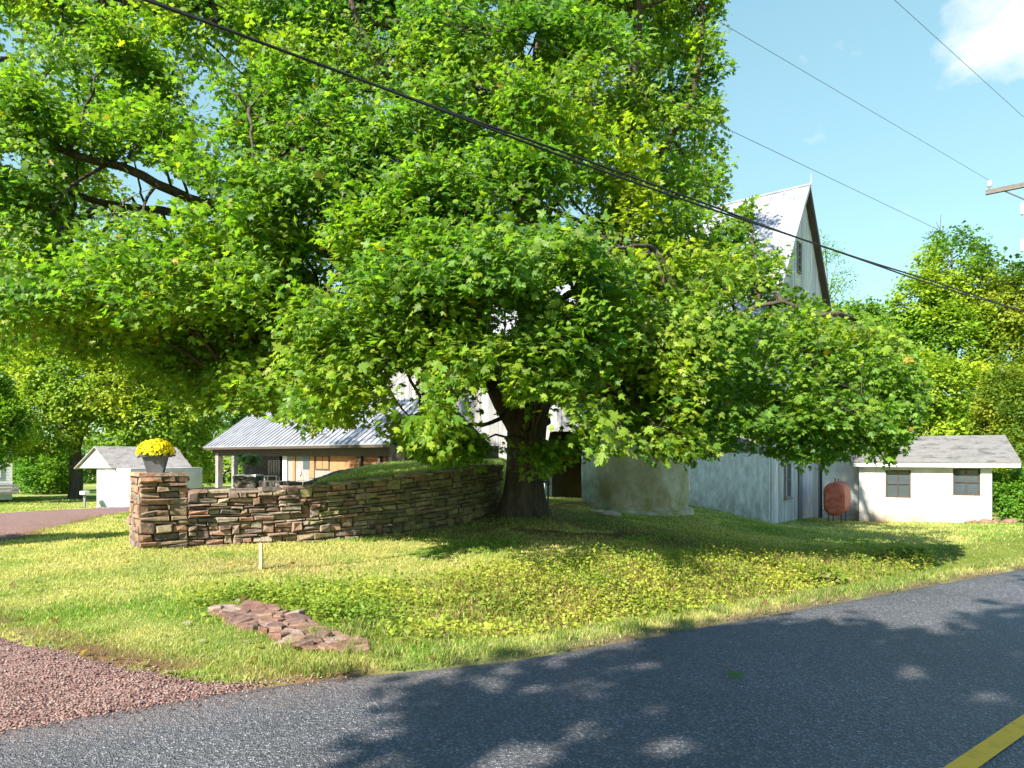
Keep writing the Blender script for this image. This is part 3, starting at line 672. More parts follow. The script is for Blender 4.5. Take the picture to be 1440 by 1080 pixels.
b = bz(1290, 35)
tree('yellowing_tree', 'broad yellowing tree directly above the low white outbuilding roof', b, [E(1290, 540, 34, 80, 48), E(1350, 560, 34, 70, 52), E(1240, 560, 35, 60, 55), E(1310, 610, 34, 90, 45)], 24000, .16, YEL, ([b-[0, 0, .3], P(1292, 620, 35), P(1290, 520, 35)], .18, .05), gap=.33)
b = bz(1410, 30)
tree('golden_shrub', 'bushy golden-leaved shrub beside the right end of the outbuilding', b, [E(1420, 560, 30, 36, 50), E(1430, 620, 29, 34, 55), E(1440, 680, 28, 30, 50), E(1395, 590, 31, 22, 30)], 15000, .12, [(.05, .09, .012), (.15, .17, .016), (.36, .29, .03)], ([b-[0, 0, .2], P(1415, 640, 30), P(1420, 560, 30)], .08, .03), cat='shrub', gap=.35, spread=.3)
b = bz(1200, 44)
tree('green_tree', 'mid green tree just right of the barn gable, below the sky gap', b, [E(1200, 520, 44, 60, 70), E(1170, 590, 43, 50, 60), E(1235, 470, 44, 32, 36), E(1205, 455, 44, 45, 34)], 19000, .18, MIX, ([b-[0, 0, .3], P(1200, 600, 44), P(1200, 480, 44)], .2, .05))
b = bz(1165, 55)
tree('sparse_tree', 'thin sparse-leaved tree in the sky right behind the barn roof edge', b, [E(1168, 380, 55, 24, 40), E(1185, 400, 55, 22, 28), E(1150, 350, 55, 14, 30)], 1500, .13, MIX, ([b-[0, 0, .3], P(1168, 520, 55), P(1166, 420, 55), P(1160, 340, 55)], .14, .02), [([P(1166, 430, 55), P(1185, 395, 55), P(1195, 385, 55)], .04, .015), ([P(1166, 410, 55), P(1176, 370, 55)], .04, .012)], gap=.40, per=12)
b = bz(1322, 42)
tree('bare_topped_tree', 'bare-topped snag with a few leaves poking above the trees at right', b, [E(1318, 345, 42, 16, 26)], 420, .10, DRK, ([b-[0, 0, .3], P(1322, 480, 42), P(1320, 380, 42), P(1323, 302, 42)], .12, .015), [([P(1321, 350, 42), P(1308, 335, 42), P(1306, 325, 42)], .03, .01), ([P(1322, 330, 42), P(1328, 318, 42)], .02, .01), ([P(1322, 322, 42), P(1316, 312, 42)], .02, .01)], per=8, spread=.3)
b = bz(1420, 24.0)
tree('foundation_shrub', 'small dark green shrub against the right end of the white outbuilding', P(1412, 730, 23.5), [E(1405, 685, 23.6, 12, 22), E(1420, 700, 23.6, 26, 26), E(1440, 690, 23.4, 22, 30), E(1397, 672, 23.8, 5, 10)], 5500, .075, GRN, ([P(1412, 735, 23.6), P(1412, 705, 23.6), P(1408, 680, 23.6)], .03, .012), cat='shrub', spread=.16, gap=.3)
# woods far off
def woods():
    ells = []
    for px in range(-420, 1900, 75):
        d = rng.uniform(78, 95); h = rng.uniform(10, 15)*(1.0 if px < 500 else .82)
        x = (px-CX)/F*d; ells.append(((x, d, -1.5+h*.5), (rng.uniform(4, 6.5), 4.5, h*.56)))
        ells.append(((x+rng.uniform(-3, 3), d-4, -1.5+h*.2), (5, 3.5, h*.28)))
    r = tree('woods', None, (0, 80, -1.6), ells, 85000, .42, [(.05, .10, .016), (.09, .15, .02), (.16, .20, .025)], per=22, spread=.9, shell=.7, gap=.15)
    c = r.children[0]; c.parent = None; bpy.data.objects.remove(r); c.location = (0, 80, -1.6); c.name = 'woods'
    tag(c, 'distant green woodland closing off the view behind everything', 'woods', kind='stuff')
woods()
# trees across the road behind the photographer: they shade the asphalt
def road_tree(label, bx, by, ells, n):
    b = np.array([bx, by, tz(bx, by)])
    top = np.mean([e[0] for e in ells], axis=0)
    tree('roadside_tree', label, b, ells, n, .17, GRN, ([b-[0, 0, .3], b+[0, 0, 2.5], (b+top)/2+[0, 0, 1], top], .32, .08), [([(b+top)/2+rng.normal(0, .3, 3), e[0]], .05, .02) for e in ells[::3]], gap=.05, per=18, spread=.34, shell=.2)
def up_sun(gx, gy, h): k = h/SUN[2]; return np.array([gx+SUN[0]*k, gy+SUN[1]*k, h])
def road_lobes(t0, t1):
    out = []
    for s_ in np.arange(-1.2, -6.9, -1.05):
        for t_ in np.arange(t0, t1, 1.15):
            t2, s2 = t_+rng.uniform(-.3, .3), s_+rng.uniform(-.22, .22)
            if t2 < (-.5 if s2 > -1.5 else -1.7) or (s2 > -1.5 and rng.random() < .25): continue
            g = np.array([0, RO])+t2*RD+s2*RN; out.append((up_sun(g[0], g[1], rng.uniform(7.2, 10)), (1.05, .85, .8)))
    return out
road_tree('tree across the road left of the camera, shading the asphalt', -6.5, -6, road_lobes(-2.2, 4.2), 36000)
road_tree('tree across the road right of the camera, shading the asphalt', -1.0, -7, road_lobes(4.6, 12), 40000)
road_tree('tree left of the driveway, its shade falling in bands beside the stone pier', -15, 3.0, [(up_sun(-8.8, 12.4, 6.2), (1.5, .45, .5)), (up_sun(-7.9, 12.1, 6.6), (.9, .4, .5)), (up_sun(-9.4, 10.4, 6.6), (1.1, .3, .4)), (up_sun(-8.4, 9.2, 7.4), (.8, .22, .4))], 4500)

# ------------------------------------------------------------------ dry stone walls
RED = np.array([(.31, .19, .14), (.26, .165, .12), (.36, .26, .18), (.23, .155, .125), (.30, .22, .15), (.20, .155, .135), (.36, .20, .135), (.26, .205, .165), (.35, .28, .20)])
OLV = np.array([(.27, .23, .11), (.22, .19, .09), (.31, .265, .13), (.20, .175, .10), (.26, .20, .11)])
GRY = np.array([(.12, .11, .10), (.16, .145, .13), (.10, .09, .085), (.18, .15, .12)])
def stone_face(mb, path, base, top, colour, hmin=.055, hmax=.15, wmin=.12, wmax=.46, thick=.28, out=.035, cap=False):
    """path: (n,2) plan polyline, base/top heights along it; stones laid in rough courses"""
    path = np.array(path, float); seg = np.linalg.norm(np.diff(path, axis=0), axis=1); S = np.concatenate([[0], np.cumsum(seg)]); L = S[-1]
    def at(s):
        s = min(max(s, 0), L); x = np.interp(s, S, path[:, 0]); y = np.interp(s, S, path[:, 1])
        e = .05; dx = np.interp(min(s+e, L), S, path[:, 0])-np.interp(max(s-e, 0), S, path[:, 0]); dy = np.interp(min(s+e, L), S, path[:, 1])-np.interp(max(s-e, 0), S, path[:, 1])
        l = math.hypot(dx, dy); return np.array([x, y]), np.array([dy, -dx])/l
    zb = lambda s: float(np.interp(s, S, base)); zt = lambda s: float(np.interp(s, S, top))
    H = np.mean(np.array(top)-np.array(base))
    # courses in relative height; stones may take two courses
    v = 0; rows = []
    while v < 1-.03:
        h = random.uniform(hmin, hmax)/H; rows.append((v, min(1, v+h))); v += h
    taken = [[] for _ in rows]
    for i, (v0, v1) in enumerate(rows):
        s = 0
        while s < L-.02:
            blk = [t for t in taken[i] if t[0]-.001 <= s < t[1]-.001]
            if blk: s = blk[0][1]; continue
            w = random.uniform(wmin, wmax)*(1 if v1-v0 > .08 else 1.1); e = min(L, s+w)
            for t in taken[i]:
                if s < t[0] < e: e = t[0]
            if L-e < wmin*.6: e = L
            j = i
            if i+1 < len(rows) and random.random() < .24 and e-s < .3: j = i+1; taken[j].append((s, e))
            va, vb = v0, rows[j][1]
            g = random.uniform(.004, .010)
            pts = []
            sl = random.uniform(-.012, .012); sl2 = random.uniform(-.012, .012)
            o = random.uniform(-out*.6, out)
            def corner(ss, vv, dz, dep):
                p, nrm = at(ss); z = zb(ss)+(zt(ss)-zb(ss))*vv+dz
                q = p+nrm*dep; return (q[0], q[1], z)
            jj = lambda a=.008: random.uniform(-a, a)
            hh = (vb-va)*H; ch = min(.022, hh*.2, (e-s)*.16)*random.uniform(.6, 1.2)
            A_ = [(s+g+jj(), va, g+sl), (e-g+jj(), va, g-sl), (e-g+jj(.02), vb, -g+sl2), (s+g+jj(.02), vb, -g-sl2)]
            back = [corner(a, b_, c_, -thick) for a, b_, c_ in A_]
            ring = [corner(a, b_, c_, o-ch*.9) for a, b_, c_ in A_]
            sgn = [(1, 1), (-1, 1), (-1, -1), (1, -1)]
            fr = [corner(a+sx*ch*random.uniform(.5, 1.2), b_, c_+sz*ch*random.uniform(.5, 1.1), o+jj(.02)) for (a, b_, c_), (sx, sz) in zip(A_, sgn)]
            mid = corner((s+e)/2+jj(.25)*(e-s), (va+vb)/2, jj(.2)*hh, o+random.uniform(-.008, .018))
            vs = back+ring+fr+[mid]
            fs = []
            for k in range(4):
                k2 = (k+1) % 4; fs += [(k, k2, 4+k2, 4+k), (4+k, 4+k2, 8+k2, 8+k), (8+k, 8+k2, 12)]
            fs.append((3, 2, 1, 0))
            mb.cur = tuple(colour(s, L, (va+vb)/2)); mb.add(vs, fs)
            s = e
    mb.cur = (1, 1, 1)

wall_pts = [(264, 770, 690, 10.62), (300, 768, 690, 10.85), (345, 766, 690, 11.06), (400, 764, 686, 11.35), (480, 758, 679, 11.85), (560, 752, 671, 12.4), (630, 742, 663, 13.0), (680, 730, 656.5, 13.8), (706, 720, 654, 14.7)]
wpath = np.array([[(px-CX)/F*d, d] for px, _, _, d in wall_pts]); wbase = [P(px, yb, d)[2]-.10 for px, yb, _, d in wall_pts]; wtop = [P(px, yt, d)[2]-.02 for px, _, yt, d in wall_pts]
# smooth the plan curve
def smooth_path(path, *hs, n=60):
    path = np.array(path); S = np.concatenate([[0], np.cumsum(np.linalg.norm(np.diff(path, axis=0), axis=1))]); t = np.linspace(0, S[-1], n)
    q = np.stack([np.interp(t, S, path[:, 0]), np.interp(t, S, path[:, 1])], 1)
    for _ in range(40): q[1:-1] = q[1:-1]*.5+(q[:-2]+q[2:])*.25
    return [q]+[np.interp(t, S, h) for h in hs]
wpath, wbase, wtop = smooth_path(wpath, wbase, wtop)
def wall_colour(s, L, v):
    f = s/L; k = np.clip((f-.18)/.4+random.uniform(-.25, .25), 0, 1)
    c = RED[random.randrange(len(RED))] if random.random() > k else OLV[random.randrange(len(OLV))]
    return c*random.uniform(.8, 1.35)*np.array([.88, .94, 1.03])
wall = empty('stone_wall', (*wpath[0], wbase[0]), 'curved dry-stone retaining wall of reddish brown flat stones with a square end pier', 'wall')
mb = MB(); stone_face(mb, wpath, wbase, wtop, wall_colour, hmin=.05, hmax=.135, wmin=.10, wmax=.36, out=.05); mb.build('wall_face', M['stone'], wall)
# cap stones along the top
mb = MB()
S = np.concatenate([[0], np.cumsum(np.linalg.norm(np.diff(wpath, axis=0), axis=1))]); s = 0
while s < S[-1]-.05:
    w = random.uniform(.2, .5); e = min(S[-1], s+w)
    for k, (o0, o1) in enumerate(((.03, -.22), (-.23, -.46))):
        p0 = np.array([np.interp(s+.005, S, wpath[:, i]) for i in (0, 1)]); p1 = np.array([np.interp(e-.005, S, wpath[:, i]) for i in (0, 1)])
        t = (p1-p0)/np.linalg.norm(p1-p0); nn = np.array([t[1], -t[0]]); z0 = float(np.interp((s+e)/2, S, wtop))-.012; h = random.uniform(.028, .06); j = lambda a=.012: random.uniform(-a, a)
        vs = [(*(p0+nn*(o1+j())), z0), (*(p0+nn*(o0+j(.03))), z0), (*(p1+nn*(o0+j(.03))), z0), (*(p1+nn*(o1+j())), z0)]
        tp = [(*(np.array(q[:2])*.94+np.mean([v[:2] for v in vs], axis=0)*.06), z0+h+j(.01)) for q in vs]
        mb.cur = tuple(wall_colour(s, S[-1], 1)); mb.add(vs+tp, [(3, 2, 1, 0), (4, 5, 6, 7), (0, 1, 5, 4), (1, 2, 6, 5), (2, 3, 7, 6), (3, 0, 4, 7)])
    s = e
mb.build('cap_stones', M['stone'], wall)
mb = MB()                                      # dark packed core behind the face
nrm = np.gradient(wpath, axis=0); nrm = np.stack([nrm[:, 1], -nrm[:, 0]], 1); nrm /= np.linalg.norm(nrm, axis=1)[:, None]
for i in range(len(wpath)-1):
    a0 = wpath[i]-nrm[i]*.05; a1 = wpath[i+1]-nrm[i+1]*.05; b0 = wpath[i]-nrm[i]*.45; b1 = wpath[i+1]-nrm[i+1]*.45
    mb.hexa([(*a0, wbase[i]-.2), (*a1, wbase[i+1]-.2), (*b1, wbase[i+1]-.2), (*b0, wbase[i]-.2), (*a0, wtop[i]-.03), (*a1, wtop[i+1]-.03), (*b1, wtop[i+1]-.03), (*b0, wtop[i]-.03)])
mb.build('core', M['gap'], wall)
# the pier, turned to face the drive
pc = np.array([-5.60, 10.20]); pf = np.array([.788, .616]); pb = np.array([-.616, .788]); pw, pd = .675, .9
q0 = pc; q1 = pc+pf*pw; q2 = q1+pb*pd; q3 = pc+pb*pd
zb0, zt0 = .02, 1.235
mb = MB(); pcol = lambda s, L, v: RED[random.randrange(len(RED))]*random.uniform(.75, 1.2)
for a, b in ((q0, q1), (q3, q0), (q1, q2), (q2, q3)):
    stone_face(mb, [a, b], [zb0]*2, [zt0]*2, pcol, hmin=.055, hmax=.14, wmin=.14, wmax=.40, thick=.12, out=.04)
for i in range(3):                             # flat slabs on top
    for k in range(2):
        u0, u1 = i/3, (i+1)/3; p = [q0*(1-u0)+q1*u0+pb*pd*k*.5, q0*(1-u1)+q1*u1+pb*pd*k*.5, q0*(1-u1)+q1*u1+pb*pd*(k+1)*.5, q0*(1-u0)+q1*u0+pb*pd*(k+1)*.5]
        h = random.uniform(.03, .05); mb.cur = tuple(pcol(0, 1, 1)*1.1)
        o_ = (p[0]+p[2])/2; p = [o_+(x-o_)*1.02 for x in p]
        mb.hexa([(*x, zt0-.01) for x in p]+[(*(o_+(x-o_)*.95), zt0+h) for x in p])
mb.cur = (1, 1, 1)
mb.build('pier', M['stone'], wall)
mb = MB(); o_ = (q0+q2)/2; mb.hexa([(*(o_+(x-o_)*.86), zb0-.2) for x in (q0, q1, q2, q3)]+[(*(o_+(x-o_)*.86), zt0-.02) for x in (q0, q1, q2, q3)]); mb.build('pier_core', M['gap'], wall)

# the grassy bank the wall holds up
bank_tps = TPS([P(*p) for p in [(430, 684, 12.0), (480, 679, 12.2), (560, 671, 12.7), (630, 663, 13.4), (690, 656, 14.4), (490, 664, 17), (440, 682, 14.2), (547, 651, 23), (600, 652, 18), (600, 647, 24), (640, 645, 28), (560, 646, 29), (690, 650, 20), (700, 648, 26)]], .01)
def bank_patch(nu=90, nv=70):
    u = np.linspace(0, 1, nu); v = np.linspace(0, 1, nv)
    k0 = 22; inner_w = wpath[k0:]-nrm[k0:]*.42
    bot = resample(inner_w, nu)
    G = lambda L, n: resample(np.array([[(px-CX)/F*d, d] for px, d in L]), n)
    left = G([(438, 12.2), (446, 15), (492, 17.6), (548, 23), (552, 31)], nv); right = G([(712, 15.2), (745, 17), (770, 22), (775, 28.5)], nv)
    left[0] = bot[0]; right[0] = bot[-1]
    top = left[-1]*(1-u[:, None])+right[-1]*u[:, None]
    U = u[None, :, None]; Vv = v[:, None, None]
    Q = (1-Vv)*bot[None]+Vv*top[None]+(1-U)*left[:, None]+U*right[:, None]-((1-U)*(1-Vv)*bot[0]+U*(1-Vv)*bot[-1]+(1-U)*Vv*top[0]+U*Vv*top[-1])
    z = bank_tps(Q[..., 0], Q[..., 1])+.04*(fbm(Q[..., 0], Q[..., 1], 1.3, 6)-.5)
    g = terrain(Q[..., 0], Q[..., 1])-.05
    k = smooth(.68, 1.0, np.broadcast_to(u[None], z.shape)); z = z*(1-k)+g*k
    return np.concatenate([Q, z[..., None]], 2)
BK = bank_patch(); nv, nu = BK.shape[:2]
idx = np.arange(nv*nu).reshape(nv, nu); quads = np.stack([idx[:-1, :-1], idx[:-1, 1:], idx[1:, 1:], idx[1:, :-1]], -1).reshape(-1, 4)
BV = BK.reshape(-1, 3)
bank = np_mesh('bank', BV, [quads], M['turf'], colr=turf_colour(BV[:, 0], BV[:, 1])*.75, smooth=True); tag(bank, kind='structure')

# low dark wall beyond, with the fern's pedestal
dpath, dbase, dtop = smooth_path([[(px-CX)/F*d, d] for px, d in ((366, 16.3), (440, 15.6), (492, 17.4), (547, 22.8))], [-.3, -.3, .4, .9], [.97, .93, 1.17, 1.31], n=40)
low = empty('dry_stone_wall', (*dpath[0], -.3), 'low dark grey dry-stone wall climbing the grass bank behind the reddish wall', 'wall')
mb = MB(); stone_face(mb, dpath, dbase, dtop, lambda s, L, v: GRY[random.randrange(4)]*random.uniform(.8, 1.3), hmin=.07, hmax=.16, wmin=.15, wmax=.5, thick=.3, out=.05); mb.build('wall_face', M['stone'], low)
a = P(350, 668, 16.6); mb = MB(); hw = .26
cs = [np.array([a[0]+sx*hw, a[1]+sy*hw]) for sx, sy in ((-1, -1), (1, -1), (1, 1), (-1, 1))]
for i in range(4): stone_face(mb, [cs[i], cs[(i+1) % 4]], [-.3]*2, [a[2]]*2, lambda s, L, v: GRY[random.randrange(4)]*random.uniform(.8, 1.3), hmin=.07, hmax=.13, thick=.12)
mb.box((a[0]-hw, a[1]-hw, a[2]-.03), (a[0]+hw, a[1]+hw, a[2]+.015)); mb.build('pedestal', M['stone'], low)

# ------------------------------------------------------------------ planters
def square_pot(mb, c, wb, wt, h, ang, rim=.03):
    ca, sa = math.cos(ang), math.sin(ang)
    def ring(w, z): return [(c[0]+ca*x*w/2-sa*y*w/2, c[1]+sa*x*w/2+ca*y*w/2, c[2]+z) for x, y in ((-1, -1), (1, -1), (1, 1), (-1, 1))]
    rings = [ring(wb, 0), ring(wb+(wt-wb)*.86, h*.86), ring(wt+rim, h*.86), ring(wt+rim*1.4, h), ring(wt-rim, h), ring(wt-rim*1.6, h*.8)]
    vs = sum(rings, []); fs = [(3, 2, 1, 0), tuple(range(20, 24))]
    for i in range(5):
        for k in range(4): fs.append((i*4+k, i*4+(k+1) % 4, i*4+4+(k+1) % 4, i*4+4+k))
    mb.add(vs, fs)
c = P(219, 664.5, 10.62); c[2] = zt0+.038
pl = empty('flower_planter', c, 'square grey tapered pot of bright yellow chrysanthemums on top of the stone pier', 'planter')
mb = MB(); square_pot(mb, c, .22, .35, .285, R(20)); mb.build('pot', M['pot'], pl, bevel=.006)
dome = c+[0, 0, .28]; k = 520
u_ = unit(rng.normal(0, 1, (k, 3))); u_[:, 2] = np.abs(u_[:, 2])*.95; pos = dome+u_*np.array([.265, .25, .235])*(1+rng.normal(0, .05, (k, 1)))+[0, 0, .01]
pet = np.concatenate([pos]*6); T = np.concatenate([unit(np.cross(u_, rng.normal(0, 1, (k, 3))))*1 for _ in range(6)]); Nn = np.concatenate([u_]*6)
V, fs = leaves(pet, T+.35*Nn, Nn, rng.uniform(.020, .034, len(pet)), QT*[1.3, 1, .3], QF)
cc = np.array([.92, .80, .03])*rng.uniform(.7, 1.15, (len(pet), 1)); np_mesh('blossoms', V, fs, M['petal'], pl, colr=np.repeat(cc, 4, axis=0))
k = 700; u_ = unit(rng.normal(0, 1, (k, 3))); u_[:, 2] = np.abs(u_[:, 2])-.12; pos = dome+u_*np.array([.25, .235, .21])*rng.uniform(.4, 1.0, (k, 1))
V, fs = leaves(pos, u_+rng.normal(0, .5, (k, 3)), rng.normal(0, 1, (k, 3))+u_, rng.uniform(.035, .06, k), QT, QF); np_mesh('leaves', V, fs, M['bgleaf'], pl, colr=np.repeat(np.array([.05, .10, .015])*rng.uniform(.6, 1.4, (k, 1)), 4, axis=0))
c = a+np.array([0, 0, .017])
fp = empty('fern_planter', c, 'dark round pot holding an arching green fern on the grey stone pedestal', 'planter')
mb = MB(); mb.lathe([(.10, 0), (.16, .2), (.185, .22), (.185, .26), (.15, .26), (.14, .22)], c, 20); mb.build('pot', M['dark_metal'], fp, smooth=True)
PP = []; TT = []; NN = []; SS = []
for i in range(70):
    th = rng.uniform(0, 6.28); reach = rng.uniform(.25, .52); hgt = rng.uniform(.12, .34); o_ = np.array([math.cos(th), math.sin(th), 0])
    for t in np.linspace(.1, 1, 16):
        p = c+[0, 0, .24]+o_*reach*t+np.array([0, 0, hgt*math.sin(t*2.5)-.16*t*t]); sd = np.array([-o_[1], o_[0], 0])
        for sg in (-1, 1): PP.append(p); TT.append(sd*sg+o_*.4-np.array([0, 0, .3])); NN.append(np.array([0, 0, 1.])+rng.normal(0, .2, 3)); SS.append(.075*(1.1-t*.7))
V, fs = leaves(np.array(PP), np.array(TT), np.array(NN), np.array(SS), QT*[.6, 1, 1], QF); np_mesh('fronds', V, fs, M['bgleaf'], fp, colr=np.repeat(np.array([.05, .12, .03])*rng.uniform(.7, 1.3, (len(PP), 1)), 4, axis=0))

# ------------------------------------------------------------------ buildings
def boards(mb, T, w, z0, z1, step=.24, thick=.03, skip=None, axis='x', jit=.012):
    """upright boards along local x from 0 to w on the plane y=0 (proud towards -y); z0, z1 numbers or functions of x"""
    x = 0; old = mb.T; mb.T = T
    f0 = z0 if callable(z0) else (lambda q: z0); f1 = z1 if callable(z1) else (lambda q: z1)
    while x < w-.02:
        e = min(w, x+step*random.uniform(.8, 1.25)); y = -thick-random.uniform(0, jit); v = random.uniform(.72, 1.15); mb.cur = (v, v, v)
        a, b = x+.004, e-.004
        mb.hexa([(a, y, f0(a)+random.uniform(-.03, .03)), (b, y, f0(b)), (b, 0, f0(b)), (a, 0, f0(a)), (a, y, f1(a)), (b, y, f1(b)), (b, 0, f1(b)), (a, 0, f1(a))])
        x = e
    mb.T = old; mb.cur = (1, 1, 1)
def window(parent, T, x0, x1, z0, z1, mframe, y=-.05, nx_=2, nz_=2, t=.05, sill=None):
    mb = MB(); mb.T = T
    mb.box((x0-t, y-.03, z0-t), (x0, y+.04, z1+t)); mb.box((x1, y-.03, z0-t), (x1+t, y+.04, z1+t)); mb.box((x0, y-.03, z1), (x1, y+.04, z1+t)); mb.box((x0, y-.03, z0-t), (x1, y+.04, z0))
    for i in range(1, nx_): xm = x0+(x1-x0)*i/nx_; mb.box((xm-.014, y-.02, z0), (xm+.014, y+.02, z1))
    for k in range(1, nz_):
        zm = z0+(z1-z0)*k/nz_
        for i in range(nx_): mb.box((x0+(x1-x0)*i/nx_+.014, y-.019, zm-.013), (x0+(x1-x0)*(i+1)/nx_-.014, y+.019, zm+.013))
    w = mb.build('window', mframe, parent)
    mb = MB(); mb.T = T; mb.box((x0, y+.022, z0), (x1, y+.032, z1)); mb.build('pane', M['glass'], w)
    if sill: mb = MB(); mb.T = T; mb.box((x0-.09, y-.08, z0-t-.07), (x1+.09, y+.03, z0-t-.002)); mb.build('sill', sill, w)
    return w
def metal_roof(mb, T, a0, a1, b0, z0, b1, z1, step=.42, th=.05, rib=.035):
    """slab from eave (b0,z0) to ridge (b1,z1), seams up the slope; local x along the eave"""
    mb.T = T
    mb.hexa([(a0, b0, z0), (a1, b0, z0), (a1, b1, z1), (a0, b1, z1), (a0, b0, z0+th), (a1, b0, z0+th), (a1, b1, z1+th), (a0, b1, z1+th)])
    x = a0
    while x < a1:
        mb.hexa([(x, b0, z0+th), (x+.03, b0, z0+th), (x+.03, b1, z1+th), (x, b1, z1+th), (x, b0, z0+th+rib), (x+.03, b0, z0+th+rib), (x+.03, b1, z1+th+rib), (x, b1, z1+th+rib)]); x += step

# barn: near corner, long side running away to the left, gable to the right
C0 = np.array([(1083-CX)/F*22, 22., 0]); Ld = np.array([-.781, .625]); Gd = np.array([.625, .781]); BW, BL = 7.2, 19.5; ZE, ZR, ZF = 6.45, 11.25, 1.62
barn = empty('barn', (C0[0], C0[1], -.73), 'large weathered white barn with steep metal roof and board gable, half hidden behind the maple', 'barn')
TL = frame(C0, Ld, Gd)             # x along the long side, y into the barn (plane y=0 is the long wall)
TG = frame(C0, Gd, Ld)             # x along the gable, y into the barn
def la(px): u_ = (px-CX)/F; return (C0[0]-u_*C0[1])/(u_*Ld[1]-Ld[0])
aR, aL = la(820), la(768); ZO = 2.5            # a dark open bay behind trunk and silo
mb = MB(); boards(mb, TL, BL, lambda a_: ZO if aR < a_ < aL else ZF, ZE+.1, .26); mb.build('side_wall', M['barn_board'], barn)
gz = lambda b_: ZE+(ZR-ZE)*(1-abs(b_-BW/2)/(BW/2))-.04
mb = MB(); boards(mb, TG, BW, lambda b_: -.95-.03*b_, gz, .27, jit=.03); mb.build('gable_wall', M['white_board'], barn)
mb = MB(); mb.T = TL; mb.box((.0, -.09, -1.4), (aR, .4, ZF-.002)); mb.box((aL, -.09, -1.4), (BL, .4, ZF-.002)); mb.build('foundation', M['whitewash'], barn)
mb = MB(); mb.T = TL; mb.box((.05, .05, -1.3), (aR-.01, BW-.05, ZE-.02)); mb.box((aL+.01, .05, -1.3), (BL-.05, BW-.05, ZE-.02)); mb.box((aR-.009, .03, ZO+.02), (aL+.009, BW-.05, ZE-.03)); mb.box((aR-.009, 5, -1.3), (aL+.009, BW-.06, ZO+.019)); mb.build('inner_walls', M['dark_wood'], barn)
mb = MB(); metal_roof(mb, TL, -.28, BL+.4, -.35, ZE-.35*(ZR-ZE)/(BW/2)+.06, BW/2, ZR+.06, .45)
mb.hexa([(-.28, BW/2+.004, ZR+.06), (BL+.4, BW/2+.004, ZR+.06), (BL+.4, BW+.35, ZE-.35*(ZR-ZE)/(BW/2)+.06), (-.28, BW+.35, ZE-.35*(ZR-ZE)/(BW/2)+.06), (-.28, BW/2+.004, ZR+.11), (BL+.4, BW/2+.004, ZR+.11), (BL+.4, BW+.35, ZE-.35*(ZR-ZE)/(BW/2)+.11), (-.28, BW+.35, ZE-.35*(ZR-ZE)/(BW/2)+.11)])
mb.tube([(-.30, BW/2, ZR+.12), (BL+.4, BW/2, ZR+.12)], .05, 8); mb.build('roof', M['metal_roof'], barn)
mb = MB(); mb.T = TL; zf = ZE-.35*(ZR-ZE)/(BW/2)   # dark boards under the gable overhang
mb.hexa([(-.27, BW/2, ZR-.16), (-.05, BW/2, ZR-.16), (-.05, BW+.33, zf-.14), (-.27, BW+.33, zf-.14), (-.27, BW/2, ZR+.05), (-.05, BW/2, ZR+.05), (-.05, BW+.33, zf+.05), (-.27, BW+.33, zf+.05)])
mb.build('rake_board', M['dark_wood'], barn)
mb = MB(); mb.T = TL
mb.hexa([(-.27, -.33, zf-.03), (-.22, -.33, zf-.03), (-.22, BW/2, ZR-.05), (-.27, BW/2, ZR-.05), (-.27, -.33, zf+.055), (-.22, -.33, zf+.055), (-.22, BW/2, ZR+.055), (-.27, BW/2, ZR+.055)])
mb.build('rake_trim', M['white_board'], barn)
window(barn, TG, 2.75, 3.1, 8.1, 9.1, M['grey_wood'], y=-.075, nx_=1, nz_=4)
window(barn, TG, 1.35, 1.85, .15, 1.25, M['grey_wood'], y=-.075, nx_=2, nz_=2, sill=M['grey_wood'])
mb = MB(); mb.T = TG; mb.box((2.9, -.10, -.9), (3.25, -.075, 1.2)); mb.cur = (.8, .75, .6); mb.build('loose_board', M['grey_wood'], barn)
mb = MB(); mb.T = TL; mb.tube([(-.3, BW/2, ZR+.1), (-.3, BW/2, ZR+.5)], .007, 6); mb.lathe([(.03, 0), (.03, .05)], (-.3, BW/2, ZR+.16), 8); mb.build('lightning_rod', M['ceramic'], barn)
mb = MB(); mb.T = TL
for x0, x1, z0, z1 in ((12.4, 12.9, 2.6, 5.6),): mb.box((x0, -.07, z0), (x1, -.055, z1))
mb.build('door_batten', M['grey_wood'], barn)

# silo
sc_ = np.array([(892-CX)/F*18, 18., .1]); sr = 1.40
silo = empty('silo', (sc_[0], sc_[1], .1), 'round stuccoed silo stained with green algae, standing between the maple trunk and the barn', 'silo')
ns = 48; prof = np.linspace(-.4, 6.0, 40); vs = []
for z in prof:
    for k in range(ns):
        th = 2*math.pi*k/ns; r = sr+.02*math.sin(th*3+z)+.012*math.sin(z*5+th*7); vs.append((sc_[0]+r*math.cos(th), sc_[1]+r*math.sin(th), z))
ii = np.arange(len(prof)*ns).reshape(len(prof), ns); q = np.stack([ii[:-1], np.roll(ii[:-1], -1, 1), np.roll(ii[1:], -1, 1), ii[1:]], -1).reshape(-1, 4)
np_mesh('wall', np.array(vs), [q], M['stucco'], silo, smooth=True)
mb = MB(); mb.lathe([(sr+.12, 6.0), (sr+.12, 6.08), (.15, 7.0), (.02, 7.05)], (sc_[0], sc_[1], 0), 40); mb.build('roof', M['metal_roof'], silo)
mb = MB(); mb.lathe([(sr+.13, -.5), (sr+.12, .17), (sr+.09, .21), (sr-.05, .23)], (sc_[0], sc_[1], -.04), 40); mb.build('footing', M['stucco'], silo, smooth=True)

